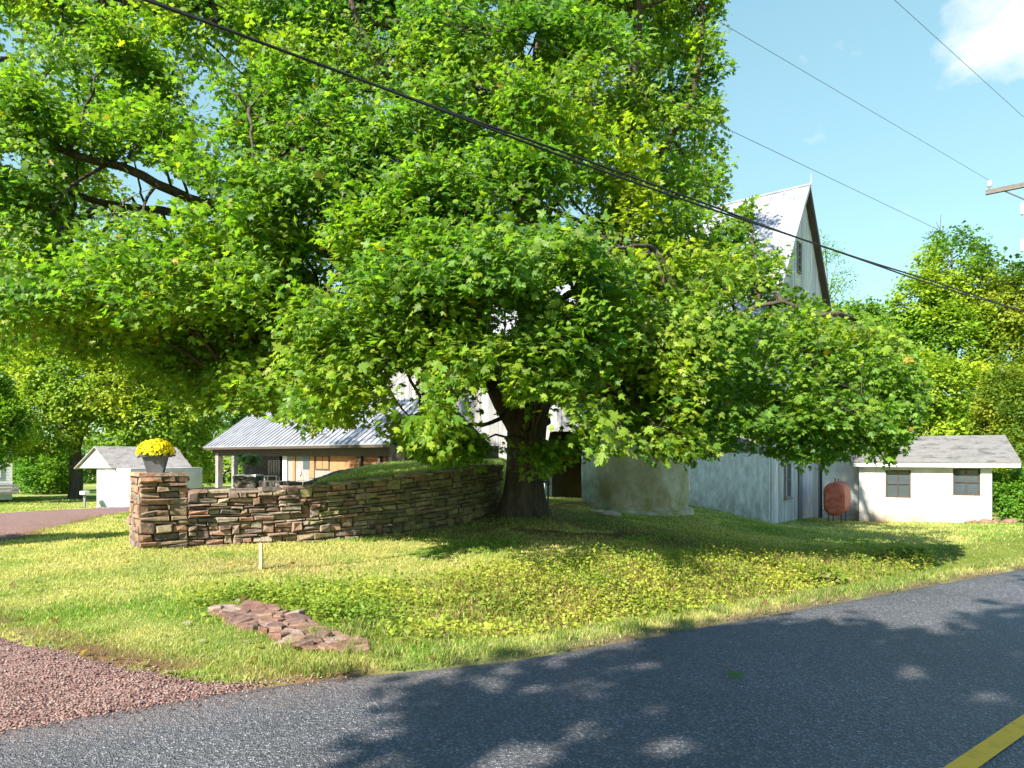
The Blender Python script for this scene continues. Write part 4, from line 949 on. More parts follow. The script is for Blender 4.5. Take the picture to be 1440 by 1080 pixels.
# white outbuilding on the right
a0 = np.array([(1208-CX)/F*25.1, 25.1]); a1 = np.array([(1395-CX)/F*23.35, 23.35]); ax = (a1-a0)/np.linalg.norm(a1-a0); ay = np.array([-ax[1], ax[0]]); W = np.linalg.norm(a1-a0)
ob = empty('outbuilding', (a0[0], a0[1], -.92), 'long low whitewashed outbuilding with grey shingle roof and two brown-framed windows', 'outbuilding')
T = frame((a0[0], a0[1], 0), ax, ay); dep = 4.4; ze = 1.36
mb = MB(); mb.T = T
xw = [(((1245-1208)/(1395-1208))*W, ((1281-1208)/187)*W, 700, 661), (((1340-1208)/187)*W, ((1379-1208)/187)*W, 697, 659)]
wz = [(P(0, yb, 24.9)[2], P(0, yt, 24.9)[2]) for _, _, yb, yt in xw]
# front wall in strips round the openings
def xo(px): u_ = (px-CX)/F; return (u_*a0[1]-a0[0])/(ax[0]-u_*ax[1])
xw = [(xo(1245), xo(1281), 700, 661), (xo(1340), xo(1379), 697, 659)]; wz = [(P(0, yb, d_)[2], P(0, yt, d_)[2]) for (_, _, yb, yt), d_ in zip(xw, (24.6, 23.7))]
def strip(x0, x1, z0, z1): mb.box((x0, 0, z0), (x1, .25, z1))
strip(0, xw[0][0], -1.4, ze); strip(xw[0][1], xw[1][0], -1.4, ze); strip(xw[1][1], W, -1.4, ze)
for (x0, x1, _, _), (z0, z1) in zip(xw, wz): strip(x0, x1, -1.4, z0); strip(x0, x1, z1, ze)
mb.box((0, .25, -1.4), (.2, dep, ze)); mb.box((W-.2, .25, -1.4), (W, dep, ze)); mb.box((.2, dep-.2, -1.4), (W-.2, dep, ze))
zr = 2.24
for x0, x1 in ((0.01, .2), (W-.2, W-.01)): mb.add([(x0, 0, ze), (x0, dep, ze), (x0, dep/2, zr-.05), (x1, 0, ze), (x1, dep, ze), (x1, dep/2, zr-.05)], [(0, 1, 2), (5, 4, 3), (0, 3, 4, 1), (1, 4, 5, 2), (2, 5, 3, 0)])
mb.build('walls', M['stained_white'], ob)
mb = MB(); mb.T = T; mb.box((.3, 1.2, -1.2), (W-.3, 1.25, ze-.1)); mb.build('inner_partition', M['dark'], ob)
mb = MB(); mb.T = T; ov = .28; sl = (zr-ze)/(dep/2)
for y0, y1, z0, z1 in ((-ov, dep/2, ze-ov*sl+.02, zr), (dep+ov, dep/2+.002, ze-ov*sl+.02, zr)):
    mb.hexa([(-.22, y0, z0), (W+.78, y0, z0), (W+.78, y1, z1), (-.22, y1, z1), (-.22, y0, z0+.05), (W+.78, y0, z0+.05), (W+.78, y1, z1+.05), (-.22, y1, z1+.05)])
for i in range(1, 13):        # butt edges of the shingle courses
    f = i/13; y = -ov+f*(dep/2+ov); z = ze-ov*sl+.02+f*(zr-ze+ov*sl-.02)+.05
    mb.hexa([(-.22, y-.004, z-.004), (W+.78, y-.004, z-.004), (W+.78, y+.16, z+.16*sl-.002), (-.22, y+.16, z+.16*sl-.002), (-.22, y-.004, z+.012), (W+.78, y-.004, z+.012), (W+.78, y+.16, z+.16*sl+.001), (-.22, y+.16, z+.16*sl+.001)])
mb.build('roof', M['shingle'], ob)
mb = MB(); mb.T = T; mb.box((-.2, -ov+.015, ze-ov*sl-.12), (W+.76, -ov+.05, ze-ov*sl+.018)); mb.box((-.18, -ov+.052, ze-ov*sl-.06), (W+.7, -.003, ze-ov*sl-.03)); mb.build('fascia', M['white_paint'], ob)
for i, ((x0, x1, _, _), (z0, z1)) in enumerate(zip(xw, wz)): window(ob, T, x0+.05, x1-.05, z0+.05, z1-.05, M['rusty_frame'] if 'rusty_frame' in M else M['dark_wood'], y=.07, t=.049, sill=M['pale_wood'] if i == 1 else None)
mb = MB(); mb.T = T      # taller white block at the left end
mb.box((-1.25, .55, -1.4), (-.01, 4.2, 1.92)); mb.build('end_block', M['stained_white'], ob)
mb = MB(); mb.T = T; mb.hexa([(-1.4, .4, 1.925), (.12, .4, 1.925), (.12, 4.3, 2.35), (-1.4, 4.3, 2.35), (-1.4, .4, 1.99), (.12, .4, 1.99), (.12, 4.3, 2.42), (-1.4, 4.3, 2.42)]); mb.build('block_roof', M['rust_roof'] if 'rust_roof' in M else M['dark_wood'], ob)

# heating oil tank
f0 = P(1173, 702, 23.4); tk = empty('oil_tank', (f0[0], f0[1], tz(f0[0], f0[1])), 'rusty red upright oval oil tank on legs between the barn gable and the white outbuilding', 'tank')
T = frame((f0[0], f0[1], f0[2]), (.84, -.543), (.543, .84)); w_, h_ = .335, .235
def obround(w, h, k=12): return [(w*math.cos(t), h+w*math.sin(t)) for t in np.linspace(0, math.pi, k)]+[(w*math.cos(t), -h+w*math.sin(t)) for t in np.linspace(math.pi, 2*math.pi, k)]
mb = MB(); mb.T = T; sec = [(.80, -.06), (.94, -.03), (1, .0), (1.02, .012), (1.02, .035), (1, .045), (1, .74), (1.015, .75), (1.015, .77), (1, .78), (1, 1.45), (1.02, 1.46), (1.02, 1.485), (1, 1.5), (.94, 1.53), (.80, 1.56)]; k = len(obround(1, 1)); vs = []; fs = []
for s_, y in sec: vs += [(x*s_, y, z*s_) for x, z in obround(w_, h_)]
for i in range(len(sec)-1): fs += [(i*k+j, i*k+(j+1) % k, (i+1)*k+(j+1) % k, (i+1)*k+j) for j in range(k)]
fs += [list(range(k))[::-1], [(len(sec)-1)*k+j for j in range(k)]]; mb.add(vs, fs); mb.build('body', M['rust'], tk, smooth=False)
for x in (-.2, .2):
    for y in (.2, 1.3): mb = MB(); mb.T = T; mb.tube([(x, y, -.9), (x, y, -.42)], .022, 8); mb.build('leg', M['dark_metal'], tk)
for y, z in ((.25, .72), (1.0, .68)): mb = MB(); mb.T = T; mb.tube([(0, y, .5), (0, y, z)], .024, 8); mb.build('fill_pipe', M['rust'], tk)

# small white shed at the left
s0 = np.array([(121-CX)/F*34, 34., 0]); ps = 34/F
sh = empty('shed', (s0[0], s0[1], -1.1), 'small white gabled shed with weathered wooden roof beside the gravel drive', 'shed')
ang = R(-8); T = frame((s0[0], s0[1], 0), (math.cos(ang), math.sin(ang)), (-math.sin(ang)+.0, math.cos(ang)))
zb_, zev, zap = -1.35, P(0, 658, 34)[2], P(0, 629, 34)[2]
gw = 1.86; ox = -.30; RL = 3.35; skew = .52     # the ridge runs back and to the right
Tb = frame((s0[0], s0[1], 0), (math.cos(ang), math.sin(ang)), (skew+.13, .99))
mb = MB(); mb.T = Tb; mb.box((-.42, .75, zb_), (gw-.6, RL-.2, zev)); mb.box((.62, 0, zb_), (gw+.62, 3.2, zev-.02)); mb.box((gw-.58, 3.21, zb_), (gw-.25, RL-.21, zev-.03)); mb.build('walls', M['white_paint'], sh)
mb = MB(); boards(mb, lambda p: Tb(p+np.array([.62, 0, 0])), gw, zb_, zev-.03, .22, .02); mb.build('siding', M['white_board'], sh)
mb = MB(); mb.T = Tb; mb.prism([(ox+.06, zev), (gw-.32, zev), (gw/2-.17, zap-.06)], -.12, -.06, 1); mb.prism([(ox+.1, zev+.01), (gw-.36, zev+.01), (gw/2-.17, zap-.1)], -.058, RL-.25, 1); mb.build('gable', M['white_paint'], sh)
mb = MB(); mb.T = Tb; xm = gw/2-.17
mb.hexa([(ox-.06, -.22, zev-.05), (xm, -.22, zap), (xm, RL, zap), (ox-.06, RL, zev-.05), (ox-.06, -.22, zev), (xm, -.22, zap+.05), (xm, RL, zap+.05), (ox-.06, RL, zev)])
mb.hexa([(xm+.001, -.22, zap), (gw-.17, -.22, zev-.05), (gw-.17, RL, zev-.05), (xm+.001, RL, zap), (xm+.001, -.22, zap+.05), (gw-.17, -.22, zev), (gw-.17, RL, zev), (xm+.001, RL, zap+.05)])
mb.build('roof', M['wood_shingle'], sh)
mb = MB(); mb.T = Tb; mb.box((-.34, .72, zb_+.2), (.08, .745, zev-.25)); dr_ = mb.build('door', M['house'], sh)
mb = MB(); mb.T = Tb; mb.box((.02, .70, -.35), (.05, .718, .35)); mb.build('handle', M['dark_metal'], dr_)
p = P(119, 699, 33.2); mb = MB(); mb.box((p[0]-.04, p[1]-.04, p[2]-.5), (p[0]+.04, p[1]+.04, p[2]+.12)); st = tag(empty('post_box', (p[0], p[1], p[2]-.3)), 'small white box on a wooden post at the corner of the white shed', 'mailbox')
mb.build('post', M['grey_wood'], st); mb = MB(); mb.box((p[0]-.13, p[1]-.2, p[2]+.121), (p[0]+.13, p[1]+.2, p[2]+.30)); mb.build('box', M['white_paint'], st, bevel=.02)

# pale house at the left edge
h0 = P(17, 690, 38); hs = empty('house', (h0[0], h0[1], h0[2]), 'corner of a pale blue-grey house with wooden steps at the left edge', 'house')
TH = frame((h0[0], h0[1], h0[2]), (-.8, -.6), (-.6, .8))
mb = MB(); mb.T = TH; mb.box((0, 0, -.5), (8, 7, 3.2))
for k in range(20): z = .1+k*.155; mb.box((.12, -.018, z), (7.98, -.002, z+.13))
mb.build('walls', M['house'], hs)
mb = MB(); mb.T = TH; mb.box((-.012, -.03, 0), (.115, -.0005, 3.2)); mb.build('corner_trim', M['white_paint'], hs)
mb = MB(); mb.T = TH; mb.prism([(-.4, 3.15), (8.4, 3.15), (4, 5.2)], -.4, 7.3, 1); mb.build('roof', M['shingle'], hs)
window(hs, TH, .55, 1.3, .8, 1.7, M['white_paint'], y=-.04)
mb = MB(); mb.T = TH
for k in range(3): mb.box((-.3, -1.0+k*.3, -.1+k*.17), (1.6, -.72+k*.3, .02+k*.17))
mb.build('steps', M['grey_wood'], hs)

# open pavilion behind the wall
R0 = np.array([(547-CX)/F*24, 24.]); L0 = np.array([(288-CX)/F*35, 35.]); pl_ = np.linalg.norm(L0-R0); ex = (L0-R0)/pl_; ey = np.array([ex[1], -ex[0]])   # ey: into the building
if ey[1] < 0: ey = -ey
T = frame((R0[0], R0[1], 0), ex, ey); zev, zfl = 1.93, -.25
def along(px, b=0.0):
    u_ = (px-CX)/F; o_ = R0+ey*b; return (u_*o_[1]-o_[0])/(ex[0]-u_*ex[1])
def zat(px, py, b=0.0): q = R0+ex*along(px, b)+ey*b; return ZC+(HY-py)/F*q[1]
pv = empty('pavilion', (R0[0], R0[1], zfl), 'open-fronted pavilion with ribbed grey metal roof beyond the stone wall', 'pavilion')
mb = MB(); zrd, hb = 3.75, 2.5
metal_roof(mb, T, -.05, pl_+.25, 0, zev, hb, zrd, .40, .04, .05)
mb.hexa([(-.05, hb+.003, zrd), (pl_+.25, hb+.003, zrd), (pl_+.25, 2*hb, zev), (-.05, 2*hb, zev), (-.05, hb+.003, zrd+.04), (pl_+.25, hb+.003, zrd+.04), (pl_+.25, 2*hb, zev+.04), (-.05, 2*hb, zev+.04)])
mb.build('roof', M['metal_roof'], pv)
mb = MB(); mb.T = T; mb.box((-.03, .01, zev-.10), (pl_+.2, .05, zev-.003)); mb.build('fascia', M['dark_wood'], pv)
mb = MB(); mb.T = T; mb.box((0, .40, zev-.42), (pl_, .62, zev-.05)); mb.build('beam', M['dark_wood'], pv)
mb = MB(); mb.T = T; mb.box((0, 3.3, zev-.4), (pl_, 3.5, zev+.3)); mb.build('beam', M['dark_wood'], pv)
for px, b_ in ((308, .5), (330, 3.4), (308, 4.4)):
    x = along(px, b_) if b_ < 4 else pl_-.3; mb = MB(); mb.T = T; mb.box((x-.17, b_-.12, zfl-.4), (x+.17, b_+.12, zev-.27)); mb.build('post', M['grey_wood'], pv)
x4 = along(400, .7)
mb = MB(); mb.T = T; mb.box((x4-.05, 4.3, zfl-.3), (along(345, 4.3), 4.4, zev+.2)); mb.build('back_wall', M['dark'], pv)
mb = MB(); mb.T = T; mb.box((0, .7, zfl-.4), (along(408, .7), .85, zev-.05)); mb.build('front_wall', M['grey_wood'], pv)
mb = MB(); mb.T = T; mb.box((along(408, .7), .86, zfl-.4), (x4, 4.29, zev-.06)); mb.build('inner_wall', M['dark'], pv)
def panel(name, px0, px1, y0, y1, mat, out=.02, parent=pv):
    xa, xb = sorted((along(px0, .7), along(px1, .7))); m_ = MB(); m_.T = T; m_.box((xa, .7-out, zat((px0+px1)/2, y1, .7)), (xb, .7-.001, zat((px0+px1)/2, y0, .7))); return m_.build(name, mat, parent)
panel('door_jamb', 399, 405, 641, 676, M['white_paint'], .06); panel('wall_panel', 406, 413, 641, 676, M['grey_wood'], .03)
panel('door_jamb', 413, 416, 641, 676, M['plywood'], .05)
dd = panel('door', 417.5, 436, 641, 676, M['grey_wood'], .025); panel('door_pane', 427, 436, 641, 660, M['glass'], .035, dd)
panel('door_jamb', 437, 443, 641, 672, M['plywood'], .05)
ww = panel('window', 444, 464, 640, 661, M['dark_wood'], .03); panel('pane', 446, 454, 642, 659, M['amber'] if 'amber' in M else M['plywood'], .036, ww); panel('pane', 455, 462.5, 642, 659, M['plywood'], .036, ww)
panel('plywood_sheet', 465, 491, 637, 668, M['plywood'], .02)
# stacked firewood-like slats
xa, xb = along(492, .7), along(545, .7); mb = MB(); mb.T = T
for z in np.arange(.6, 1.75, .05):
    x = min(xa, xb)
    while x < max(xa, xb):
        w = random.uniform(.3, .9); v = random.uniform(.55, 1.15); mb.cur = (v, v*.95, v*.9); mb.box((x, .66-random.uniform(0, .05), z), (min(x+w, max(xa, xb)), .699, z+.044)); x += w+.01
mb.build('slat_panel', M['plywood'], pv)
for px in (512, 539): mb = MB(); mb.T = T; x = along(px, .7); mb.box((x-.06, .5, zfl), (x+.06, .62, zev-.27)); mb.build('strut', M['dark_wood'], pv)
x = along(423, .7); mb = MB(); mb.T = T; zc_ = zat(423, 664, .7)
mb.tube([(x, .62, zc_), (x, .655, zc_)], .135, 24); rd = mb.build('round_plaque', M['ceramic'], pv); rd['label'] = 'round white plaque'
mb = MB(); mb.T = T; mb.tube([(x, .605, zc_), (x, .619, zc_)], .06, 20); mb.build('plaque_centre', M['pot'], rd)
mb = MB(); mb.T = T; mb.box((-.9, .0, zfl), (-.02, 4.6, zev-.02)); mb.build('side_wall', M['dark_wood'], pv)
# a wooden chair under the roof
q = R0+ex*along(383, 2.2)+ey*2.2; ch = empty('chair', (q[0], q[1], zfl), 'pale slat-backed wooden chair in the shade of the pavilion', 'chair')
mb = MB()
for k in range(5): mb.box((q[0]-.3+k*.13, q[1]+.22, zfl+.78), (q[0]-.21+k*.13, q[1]+.25, zfl+1.55))
mb.build('backrest', M['grey_wood'], ch); mb = MB(); mb.box((q[0]-.34, q[1]-.3, zfl+.72), (q[0]+.38, q[1]+.2, zfl+.77)); mb.build('seat', M['grey_wood'], ch)
for sx in (-.3, .3):
    for sy in (-.25, .17): mb = MB(); mb.box((q[0]+sx-.03, q[1]+sy-.03, zfl-.02), (q[0]+sx+.03, q[1]+sy+.03, zfl+.718)); mb.build('leg', M['grey_wood'], ch)
mb = MB(); mb.T = T; mb.box((0, .2, -.6), (pl_, 5.2, zfl)); tag(mb.build('patio', M['whitewash']), kind='structure')

# ------------------------------------------------------------------ small things on the lawn
p = P(367, 797, 9.05); p[2] = tz(p[0], p[1]); mb = MB(); mb.box((p[0]-.021, p[1]-.02, p[2]-.15), (p[0]+.021, p[1]+.02, p[2]+.35)); o = mb.build('stake', M['pale_wood'], origin=p, bevel=.004); tag(o, 'short pale wooden survey stake standing in the lawn before the stone wall', 'stake')
p = P(771, 712, 13.8); p[2] = tz(p[0], p[1]); hy = empty('yard_hydrant', p, 'grey iron standpipe tap beside the maple trunk', 'water tap')
mb = MB(); mb.tube([p-[0, 0, .3], p+[0, 0, .66]], .022, 10); mb.build('pipe', M['wire'], hy, smooth=True)
mb = MB(); mb.tube([p+[.0, 0, .62], p+[0, 0, .76]], .038, 10); mb.tube([p+[0, 0, .69], p+[-.10, -.03, .69], p+[-.14, -.04, .64]], .022, 8); mb.build('head', M['wire'], hy, smooth=True)
mb = MB(); mb.tube([p+[.0, 0, .77], p+[.06, 0, .80], p+[-.12, 0, .72]], .010, 6); mb.build('handle', M['dark_metal'], hy)
# log and sticks
p = P(852, 731, 15.0); p[2] = tz(p[0], p[1])+.05; mb = MB(); mb.tube([p+[-.32, .10, .05], p+[-.1, .02, .03], p+[.1, -.05, .02], p+[.30, -.14, -.02]], [.03, .06, .065, .05], 9); mb.tube([p+[-.05, .02, .03], p+[-.15, -.12, .08], p+[-.3, -.18, .05]], [.04, .03, .015], 7)
tag(mb.build('log', M['driftwood'], origin=p, smooth=True), 'pale weathered log lying on the grass in front of the silo', 'log')
for i in range(4):
    p = P(790+i*9, 704-i, 15.4+.2*i); p[2] = tz(p[0], p[1])+.05+.02*i; mb = MB(); mb.tube([p+[-.35, .1*i-.1, 0], p+[0, 0, .03], p+[.36, .06, .0]], .014, 6)
    tag(mb.build('stick', M['plywood'], origin=p), 'thin reddish stick lying in the dark corner between trunk and silo', 'stick', 'sticks in the dark corner')
# flat red stones at the ditch head
poly = [(296, 862), (350, 852), (405, 864), (445, 880), (510, 908), (512, 922), (430, 920), (380, 896), (320, 876)]
ps_ = []; tries = 0
while len(ps_) < 95 and tries < 4000:
    tries += 1; px, py = random.uniform(296, 512), random.uniform(852, 922)
    if not in_poly(np.array([px]), np.array([py]), poly)[0]: continue
    q = PZ(px, py, -.02)
    if all(np.hypot(q[0]-r[0], q[1]-r[1]) > .098 for r in ps_): ps_.append(q)
ps_.sort(key=lambda q: -q[1])
for i, q in enumerate(ps_):
    k = random.randint(5, 7); r0 = random.uniform(.06, .135); th0 = random.uniform(0, 6.28); z = tz(q[0], q[1])+.004+.024*random.random()
    tx, ty = random.uniform(-.25, .25), random.uniform(-.32, .12); el = random.uniform(.55, .9)
    poly_ = [(r0*random.uniform(.75, 1.2)*math.cos(th0+2*math.pi*j/k), el*r0*random.uniform(.75, 1.2)*math.sin(th0+2*math.pi*j/k)) for j in range(k)]
    h = random.uniform(.02, .045); f = lambda x, y, zz: (q[0]+x, q[1]+y, z+zz+tx*x-ty*y)
    mb = MB(); mb.cur = tuple(random.choice([(.23, .125, .095), (.20, .11, .085), (.27, .17, .13), (.16, .10, .085), (.30, .23, .185), (.25, .16, .11)])); vs = [f(x, y, -.03) for x, y in poly_]+[f(x, y, h*.7) for x, y in poly_]+[f(x*.86, y*.86, h) for x, y in poly_]
    fs = [list(range(k))[::-1], list(range(2*k, 3*k))]
    for a_ in (0, k): fs += [(a_+j, a_+(j+1) % k, a_+k+(j+1) % k, a_+k+j) for j in range(k)]
    mb.add(vs, fs); tag(mb.build('flat_stone', M['stone'], origin=(q[0], q[1], z)), 'flat reddish stone in the patch of slabs at the ditch head', 'stone', 'flat stones laid at the head of the ditch')
for i, (px, py, s_) in enumerate([(1388, 727, .22), (1402, 729, .2), (1372, 730, .14), (1420, 731, .24), (1360, 731, .1)]):
    p = P(px, py, 23.3); p[2] = tz(p[0], p[1]); mb = MB(); mb.cur = (.24, .15, .11); mb.lathe([(s_*.9, -.05), (s_, .05), (s_*.75, s_*.5), (s_*.3, s_*.68)], p, 7)
    for j in range(len(mb.v)): mb.v[j] = tuple(np.array(mb.v[j])+rng.normal(0, .02, 3))
    tag(mb.build('rock', M['stone'], origin=p), 'reddish rock at the foot of the shrub by the white outbuilding', 'rock', 'rocks by the outbuilding corner')
# a fallen maple leaf on the road
p = PZ(1026, 950, .03); V, fs = leaves(np.array([p]), np.array([[.9, .25, .12]]), np.array([[.1, -.3, 1.]]), np.array([.12]), LT, LF)
o = np_mesh('fallen_leaf', V, fs, M['leaf'], colr=np.tile([.12, .2, .06], (len(V), 1)), origin=p); tag(o, 'single green maple leaf lying on the asphalt', 'leaf')
def litter():
    n = 520; d = rng.uniform(4.5, 17, n); x = rng.uniform(-.75, .75, n)*d; 
    s = road_s(x, d); keep = ((s > .1) | (rng.random(n) < .05)) & ~((d > 9.8) & (x < -.2) & (d > 10.3+(x+5.4)*.7)); x, d = x[keep], d[keep]; n = len(x)
    z = np.maximum(terrain(x, d), np.where(road_s(x, d) < .1, .022, -9))+.035
    nn = rng.normal(0, .35, (n, 3))+[0, 0, 1]; V, fs = leaves(np.stack([x, d, z], 1), rng.normal(0, 1, (n, 3))*[1, 1, .15], nn, rng.uniform(.03, .075, n), LT, LF)
    pal = np.array([(.30, .18, .06), (.22, .12, .05), (.36, .28, .07), (.40, .34, .22)])[rng.integers(0, 4, n)]
    tag(np_mesh('leaf_litter', V, fs, M['leaf'], colr=np.repeat(pal, len(LT), axis=0)), 'scattered dry fallen leaves on the lawn and roadside', 'leaves', kind='stuff')
litter()

# ------------------------------------------------------------------ grass
def blocked(x, y):
    b_ = in_poly(x, y, drive_poly) & (dist_poly(x, y, inner) > .10*rng.random(x.shape)+.02)
    t = road_t(x, y); b_ |= road_s(x, y) < apron(t)-.02+.09*fbm(x, y, 3, 9)
    wl = np.concatenate([wpath, wpath[::-1]-nrm[::-1]*.6]); b_ |= in_poly(x, y, wl)
    b_ |= in_poly(x, y, [q0, q1, q2, q3]); b_ |= np.hypot(x-sc_[0], y-18) < sr+.15; b_ |= np.hypot(x-P(735, 717, 14)[0], y-14) < .5
    r = np.stack([x-C0[0], y-C0[1]], -1); b_ |= ((r@Ld > -.05) & (r@Gd > 0))
    b_ |= (in_poly(x, y, np.concatenate([wpath-nrm*.5, [(1.5, 28), (-13, 40)]])) & (y > 10.3))
    b_ |= (x > a0[0]-1.3) & (x < a1[0]) & (y > 24.5)
    return b_
def blade_mesh(name, x, y, z, L, Wd, c, lean, label, sweep=None):
    n = len(x); th = rng.uniform(0, 6.28, n); fx = np.cos(th); fy = np.sin(th)
    phi = rng.uniform(0, 6.28, n); lx, ly = np.cos(phi)*lean, np.sin(phi)*lean
    base = np.stack([x, y, z], 1); sd = np.stack([fx, fy, np.zeros(n)], 1)*Wd[:, None]/2
    mid = base+np.stack([lx*.3*L, ly*.3*L, .55*L], 1); tip = base+np.stack([lx*L, ly*L, L*np.sqrt(np.clip(1-lean**2*.6, .2, 1))], 1)
    V = np.stack([base-sd, base+sd, mid+sd*.8, mid-sd*.8, tip], 1).reshape(-1, 3)
    i = np.arange(n)[:, None]*5; f4 = i+np.array([0, 1, 2, 3]); f3 = i+np.array([3, 2, 4])
    o = np_mesh(name, V, [f4, f3], M['blade'], colr=np.repeat(c, 5, axis=0)); tag(o, label, 'grass', kind='stuff'); return o
def blade_colour(x, y, n):
    c = turf_colour(x, y)*1.12; r = rng.random(n)
    c = np.where((r < .16)[:, None], np.array([.46, .41, .15]), c); c = np.where((r > .86)[:, None], np.array([.15, .23, .03]), c)
    return c*rng.uniform(.75, 1.3, (n, 1))
def lawn():
    n = 400000; d = np.exp(rng.uniform(math.log(4.2), math.log(46), n)); x = rng.uniform(-.80, .80, n)*d
    keep = ~blocked(x, d); x, d = x[keep], d[keep]
    s = road_s(x, d); t = road_t(x, d)
    soil = np.exp(-(((x-1.3)/2.6)**2+((d-12.6)/.9)**2))*(fbm(x, d, 1.7, 21) > .42)+.9*np.exp(-(((x-.4)/1.6)**2+((d-14.3)/.9)**2)); keep = rng.random(len(x)) > soil*.92
    keep &= rng.random(len(x)) > .85*np.exp(-(dist_poly(x, d, inner)/.26)**2)*smooth(.35, .6, fbm(x, d, 1.6, 27)+.05)
    edge = np.exp(-((s-apron(t))/.12)**2)*.35; keep &= rng.random(len(x)) > edge
    keep &= rng.random(len(x)) > .55*smooth(.9, 1.4, s)*(1-smooth(2.8, 3.8, s))*smooth(-2.6, -1, t)
    x, d, s, t = x[keep], d[keep], s[keep], t[keep]; n = len(x)
    z = terrain(x, d)
    tuft = fbm(x, d, 2.4, 61); verge = np.exp(-((s-.5)/.4)**2)
    L = rng.uniform(.024, .056, n)*(.55+.9*tuft)*(1+.8*verge*tuft)*np.clip(.85+d/60, .9, 1.3)
    ditch = np.exp(-((s-1.2)/.55)**2)*smooth(.3, 2, t); L *= 1+1.1*ditch*rng.random(n)
    Wd = np.maximum(.006, .0010*d)*rng.uniform(.8, 1.4, n)
    blade_mesh('grass', x, d, z-.006, L, Wd, blade_colour(x, d, n), rng.uniform(.2, .95, n), 'short yellow-green lawn grass with straw patches between road and buildings')
    print('blades', n)
    # tall verge tufts
    k = 260; tt = rng.uniform(-1.6, 9.5, k); ss = rng.uniform(.18, 1.9, k); cx = tt*RD[0]+ss*RN[0]; cy = RO+tt*RD[1]+ss*RN[1]
    m_ = 60; x = (cx[:, None]+rng.normal(0, .06, (k, m_))).ravel(); y = (cy[:, None]+rng.normal(0, .06, (k, m_))).ravel()
    ok = ~blocked(x, y); x, y = x[ok], y[ok]; n = len(x); z = terrain(x, y)
    c = np.array([.16, .22, .045])*rng.uniform(.7, 1.5, (n, 1)); c = np.where((rng.random(n) < .25)[:, None], np.array([.36, .32, .15]), c)
    blade_mesh('tall_grass', x, y, z-.01, rng.uniform(.05, .14, n), rng.uniform(.006, .010, n), c, rng.uniform(.15, .85, n), 'longer rough grass tufts along the road verge and ditch')
    # dry stems among the weeds
    n = 60000; d = rng.uniform(5.6, 13, n); x = rng.uniform(-.45, .62, n)*d; s = road_s(x, d); t = road_t(x, d)
    ok = (rng.random(n) < smooth(.6, 1.1, s)*(1-smooth(2.6, 3.7, s))*smooth(-.6, 1.2, t)*(.25+1.3*(fbm(x, d, .8, 15) > .5))) & ~blocked(x, d); x, d = x[ok], d[ok]; n = len(x)
    c = np.array([(.38, .28, .12), (.27, .18, .08), (.50, .44, .20), (.26, .31, .06)])[rng.integers(0, 4, n)]*rng.uniform(.7, 1.25, (n, 1))
    blade_mesh('dry_stems', x, d, terrain(x, d)-.01, rng.uniform(.06, .21, n), rng.uniform(.006, .011, n), c, rng.uniform(.1, .9, n), 'brown and straw coloured dry stems standing among the ditch weeds')
    # bank
    n = 45000; u_ = rng.uniform(0, nu-1.001, n); v_ = (rng.uniform(0, 1, n)**1.6)*(nv-1.001); i = u_.astype(int); j = v_.astype(int); fu = (u_-i)[:, None]; fv = (v_-j)[:, None]
    p = (BK[j, i]*(1-fu)+BK[j, i+1]*fu)*(1-fv)+(BK[j+1, i]*(1-fu)+BK[j+1, i+1]*fu)*fv
    blade_mesh('bank_grass', p[:, 0], p[:, 1], p[:, 2]-.005, rng.uniform(.04, .09, n), rng.uniform(.010, .018, n), blade_colour(p[:, 0], p[:, 1], n)*[.8, .95, .8], rng.uniform(.2, .9, n), 'mown grass on the raised bank behind the stone wall')
    # broad-leaved weeds on the ditch slope
    n = 165000; d = rng.uniform(5.4, 13.5, n); x = rng.uniform(-.62, .62, n)*d; s = road_s(x, d); t = road_t(x, d); px = x/d*F+CX
    dens = smooth(.5, 1.1, s)*(1-smooth(3.0, 4.1, s))*smooth(0, .9, t+.7+1.5*smooth(1.7, 2.7, s))*(.35+1.1*(fbm(x, d, 1.1, 71) > .46))
    keep = (rng.random(n) < dens) & ~blocked(x, d) & ~in_poly(px, HY+(ZC-terrain(x, d))/d*F, [(285, 850), (350, 845), (410, 858), (450, 875), (520, 905), (520, 930), (420, 925), (300, 880)]); x, d, s = x[keep], d[keep], s[keep]; n = len(x); z = terrain(x, d)+.01+.19*rng.random(n)**1.7*(.4+1.2*fbm(x, d, 2.2, 33))
    nn = rng.normal(0, .55, (n, 3))+[0, -.3, 1]; V, fs = leaves(np.stack([x, d, z], 1), rng.normal(0, 1, (n, 3))*[1, 1, .4]+[0, -.3, .1], nn, rng.uniform(.022, .056, n), QT*[.95, 1, 1], QF)
    w = np.clip(fbm(x, d, .9, 81)*1.8-.4+rng.normal(0, .15, n), 0, 1)[:, None]; c = np.array([.14, .235, .026])*(1-w)+np.array([.38, .40, .06])*w
    c = np.where((rng.random(n) < .07*(px[keep] > 560))[:, None], np.array([.26, .17, .08]), c)
    tag(np_mesh('ditch_weeds', V, fs, M['blade'], colr=np.repeat(c*rng.uniform(.75, 1.3, (n, 1)), 4, axis=0)), 'leafy green weeds covering the slope of the roadside ditch', 'weeds', kind='stuff')
lawn()
